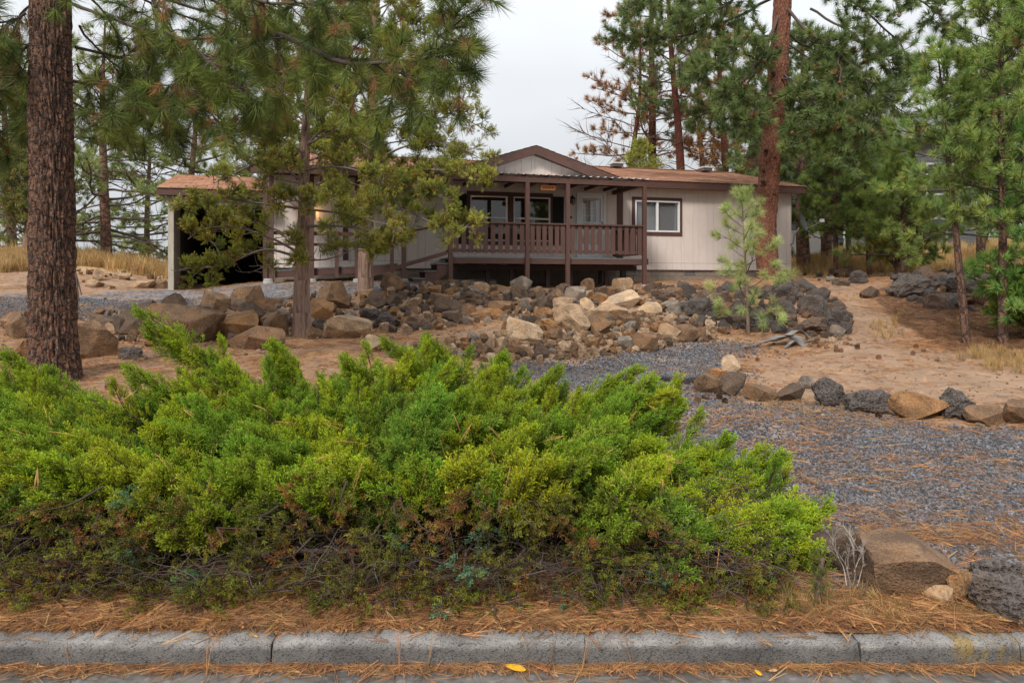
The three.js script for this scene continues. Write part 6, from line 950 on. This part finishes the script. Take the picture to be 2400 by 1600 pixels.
// pine cones lying on the dirt
{
  const R = rng(420), g = new MB(); for (let k = 0; k < 60; k++) { const u = k / 60, a = k * 2.4, r = .42 * Math.sin(Math.PI * (.12 + .8 * u)) + .08, y = u * 1.5 - .75, p = V(Math.cos(a) * r * .5, y, Math.sin(a) * r * .5), o = V(Math.cos(a), .35, Math.sin(a)), s = V(-Math.sin(a), 0, Math.cos(a)); const i = [p.clone().addScaledVector(s, .1), p.clone().addScaledVector(s, -.1), p.clone().addScaledVector(o, r).addScaledVector(s, -.12), p.clone().addScaledVector(o, r).addScaledVector(s, .12)].map((q) => g.v(q.x, q.y, q.z)); g.q(...i); } const G = g.geo(false), m = std([.20, .105, .06], .9);
  const lab = 'small brown pine cone lying loose on the ground of the yard', grp = 'pine cones scattered on the dirt';
  for (const [x, y] of [[1820, 826], [1961, 824], [1972, 825], [2060, 842], [2141, 832], [2198, 846], [1776, 846], [2166, 824], [2148, 816], [1750, 821], [2060, 980], [246, 704], [1686, 936], [1655, 938], [1636, 944], [255, 912], [1700, 946], [2010, 818]]) { const p = ground(x, y), c = solo('pine_cone', G, m, lab, 'pine cone', grp); c.position.copy(p).add(V(0, .03, 0)); c.scale.setScalar(.045 + R() * .012); c.rotation.set(1.3 + R() * .4, R() * 6, R() * 6); }
}
// weathered stump, dead bush, charred heap
{
  const R = rng(430), p = ground(1846, 808), d = -p.z, t = thing('driftwood_stump', 'silver grey weathered root stump lying before the lava rocks', 'stump', p), O = t.position, dm = std([.27, .255, .24], .9, { map: grainTex, bumpMap: juniperBump, bumpScale: .02 });
  const A = (...q) => q.map(([x, y, k]) => at(x, y, d + k)), limb = (pts, r) => { const g = barkTrunk(pts, r, 26, 60, .016, 5, 2.5, 0, 1); return relGeo(g, O); };
  part(t, 'trunk', limb(A([1808, 800, .05], [1832, 789, 0], [1858, 788, -.08], [1884, 812, -.2]), (u) => lerp(.085, .06, u) + .075 * Math.sin(Math.min(1, u * 1.15) * 3.1)), dm); part(t, 'root', limb(A([1832, 790, 0], [1796, 799, -.05], [1768, 807, -.08], [1745, 813, -.1]), (u) => lerp(.075, .014, u)), dm); part(t, 'root', limb(A([1850, 784, .02], [1868, 774, .08], [1890, 784, .1], [1902, 800, .08]), (u) => lerp(.08, .014, u)), dm); part(t, 'root', limb(A([1862, 795, -.12], [1850, 806, -.2], [1840, 817, -.26]), (u) => lerp(.06, .014, u)), dm);
}
{
  const R = rng(440), p = ground(2000, 1385), d = -p.z, t = thing('dead_bush', 'small dead bush of pale leafless twigs by the flat slab near the kerb', 'bush', p), O = t.position, g = new MB(), g2 = new MB(), pale = std([.34, .30, .255], .9), A = (x, y, k = 0) => at(x, y, d + k);
  const grow = (mb, pts, r, depth) => { mb.tube(curve(pts, 8), r, r * .5, 5); if (!depth) return; const L = polyLen(pts); for (let k = 0; k < 4; k++) { const [a, b] = along(pts, .3 + R() * .65); grow(mb, wander(R, a, b.clone().addScaledVector(rv(R), .7), L * (.25 + R() * .25), 4, .22, V(0, .35, 0)), r * .55, depth - 1); } };
  for (const q of [[[1985, 1372], [1978, 1330], [1962, 1300], [1958, 1262]], [[2000, 1375], [2006, 1340], [2002, 1310], [2003, 1262]], [[2010, 1375], [2018, 1345], [2024, 1320], [2022, 1306]], [[2003, 1340], [2012, 1315], [2028, 1292], [2032, 1282]], [[1995, 1378], [1990, 1350], [1982, 1318], [1988, 1290]]]) grow(g, q.map(([x, y]) => A(x, y, (R() - .5) * .08)), .003, 3); part(t, 'pale_twigs', relGeo(g.geo(), O), pale, 'stuff');
  for (let k = 0; k < 26; k++) { const a = A(1900 + R() * 40, 1435 - R() * 25, -.05), b = A(1960 + R() * 110, 1372 + R() * 40, R() * .15); grow(g2, [a, a.clone().lerp(b, .5).add(V(0, .03, 0)), b], .003, 1); } part(t, 'tangled_twigs', relGeo(g2.geo(), O), M.greyTwig, 'stuff');
}
{
  const R = rng(450), p = ground(1580, 896), t = thing('charred_sticks', 'low heap of black charred sticks left of the square boulders', 'sticks', p), g = new MB(); for (let k = 0; k < 150; k++) { const x = (R() + R() - 1) * .42, z = (R() + R() - 1) * .3, a = R() * 6.28, q = V(x, .015 + R() * .035 - Math.abs(x) * .03, z); g.tube(wander(R, q, V(Math.cos(a), (R() - .5) * .3, Math.sin(a)), .07 + R() * .12, 3, .15, V(0, -.1, 0)), .005 + R() * .006, .004, 4); } for (const [k, v] of g.p.entries()) if (k % 3 === 1) { const X = p.x + g.p[k - 1], Z = p.z + g.p[k + 1]; g.p[k] = v + hf(X, -Z) - p.y; } part(t, 'sticks', g.geo(), std([.025, .023, .023], .9), 'stuff');
}
// a bristling cut branch stub at the end of the bush
{ const R = rng(455), p = ground(1915, 1420), t = thing('cut_stem', 'short upright cut juniper stem with green sprays at the bush end', 'plant', p), g = new MB(), pts = curve([p, p.clone().add(V(.01, .12, 0)), p.clone().add(V(.03, .24, 0))], 8), sc = scatters(SPRAY, M.spray); g.tube(pts, .017, .012, 8); part(t, 'stem', relGeo(g.geo(), t.position), M.deadTwig); for (let k = 0; k < 46; k++) { const [a, b] = along(pts, R()), o = rv(R); sc.put(R, a.addScaledVector(o, .02), o.add(V(0, .7, 0)).normalize(), .06, R() * 6, vary(R, [.17, .20, .05], .2)); } sc.build('foliage', t); }
// ---------------------------------------------------------------- the dark neighbouring house among the trees, and the parked trailer
{
  const p = at(2060, 600, 36); p.y = 2.6; const N = thing('neighbor_house', 'dark grey two storey house with lap siding hidden behind the pines at right', 'house', p, -.12), W = 9, D = 8, Ht = 6.4, sid = std([.075, .078, .085], .8), rf = std([.13, .135, .15], .9), trim = std([.35, .36, .37], .7);
  const wall = part(N, 'wall', boxG(W, Ht, D, 0, Ht / 2, -D / 2), sid), wins = [[-3.4, -2.0, 3.6, 5.2], [-.9, .5, 3.6, 5.2], [2.2, 3.5, 3.5, 5.1], [-3.2, -1.6, .8, 2.3], [1.4, 3.2, .2, 2.4]];
  for (let v = 0, k = 0; v < Ht; v += .2, k++) for (const [a, b, c, d] of subtract([-W / 2 - .02, W / 2 + .02, v, Math.min(Ht, v + .19)], wins)) { const g = boxG(b - a, d - c, .025, (a + b) / 2, (c + d) / 2, .014); part(N, 'lap_board', g, sid); }
  for (const [a, b, c, d] of wins) { const f = part(N, 'window', boxG(b - a, .09, .08, (a + b) / 2, d - .045, .03), trim); part(f, 'sill', boxG(b - a, .09, .08, (a + b) / 2, c + .045, .03), trim); for (const x of [a + .045, b - .045]) part(f, 'frame', boxG(.09, d - c - .18, .08, x, (c + d) / 2, .03), trim); part(f, 'pane', boxG(b - a - .18, d - c - .18, .01, (a + b) / 2, (c + d) / 2, .03), std([.03, .035, .04], .08)); }
  for (let v = 0; v < Ht; v += .2) part(N, 'lap_board', boxG(.025, .19, D, -W / 2 - .014, v + .095, -D / 2), sid);
  const g = new MB(); for (const sg of [1, -1]) { const y0 = Ht - .1, y1 = Ht + 2.0, z0 = sg > 0 ? .55 : -D - .55, q = [[-W / 2 - .5, y0, z0], [W / 2 + .5, y0, z0], [W / 2 + .5, y1, -D / 2], [-W / 2 - .5, y1, -D / 2]].map((v) => g.v(...v)); g.q(...q); } part(N, 'roof', g.geo(false), rf); part(N, 'gutter', boxG(W + 1, .16, .12, 0, Ht - .08, .58), trim); for (const x of [-W / 2 - .02, W / 2 + .02]) { const s = new THREE.Shape([[.5, Ht - .1], [-D / 2, Ht + 1.95], [-D - .5, Ht - .1]].map((v) => new THREE.Vector2(...v))), e = new THREE.ExtrudeGeometry(s, { depth: .04, bevelEnabled: false }).rotateY(-Math.PI / 2).translate(x + .02, 0, 0); part(N, 'gable', e, sid); }
  part(N, 'porch_light', new THREE.SphereGeometry(.07, 12, 9).translate(1.0, 4.9, .1), std([1, .75, .3], 1, { emissive: new THREE.Color(1, .55, .12), emissiveIntensity: 4 })); const pl = new THREE.PointLight(new THREE.Color(1, .65, .25), 1.2); pl.position.copy(p).add(V(1.0, 4.9, .3)); pl.castShadow = true; scene.add(pl);
}
{
  const p = at(1872, 612, 29); p.y = hf(p.x, 29) - .05; const T = thing('parked_trailer', 'white trailer with one dark wheel behind the right house corner', 'trailer', p, .2), wh = std([.7, .7, .69], .5), dk = std([.02, .02, .02], .8);
  const s = new THREE.Shape(); s.moveTo(-1.5, .45); s.lineTo(1.3, .45); s.lineTo(1.5, .7); s.lineTo(1.5, 1.15); s.quadraticCurveTo(1.45, 1.3, 1.25, 1.3); s.lineTo(-1.4, 1.3); s.quadraticCurveTo(-1.5, 1.3, -1.5, 1.15); part(T, 'body', new THREE.ExtrudeGeometry(s, { depth: 1.5, bevelEnabled: true, bevelSize: .04, bevelThickness: .04, bevelSegments: 2 }).translate(0, 0, -1.6), wh);
  for (const z of [.02, -1.7]) { const w = part(T, 'wheel', new THREE.TorusGeometry(.27, .09, 12, 28).translate(-.6, .36, z), dk); part(w, 'hub', new THREE.CylinderGeometry(.18, .18, .12, 20).rotateX(Math.PI / 2).translate(-.6, .36, z), M.steel); } const fd = new THREE.TorusGeometry(.42, .05, 8, 20, Math.PI).translate(-.6, .4, .06); part(T, 'fender', fd, wh); part(T, 'drawbar', boxG(1.0, .07, .07, 2.0, .48, -.8), M.steel); part(T, 'jack', boxG(.07, .5, .07, 2.4, .26, -.8), M.steel);
}

renderer.render(scene, camera);
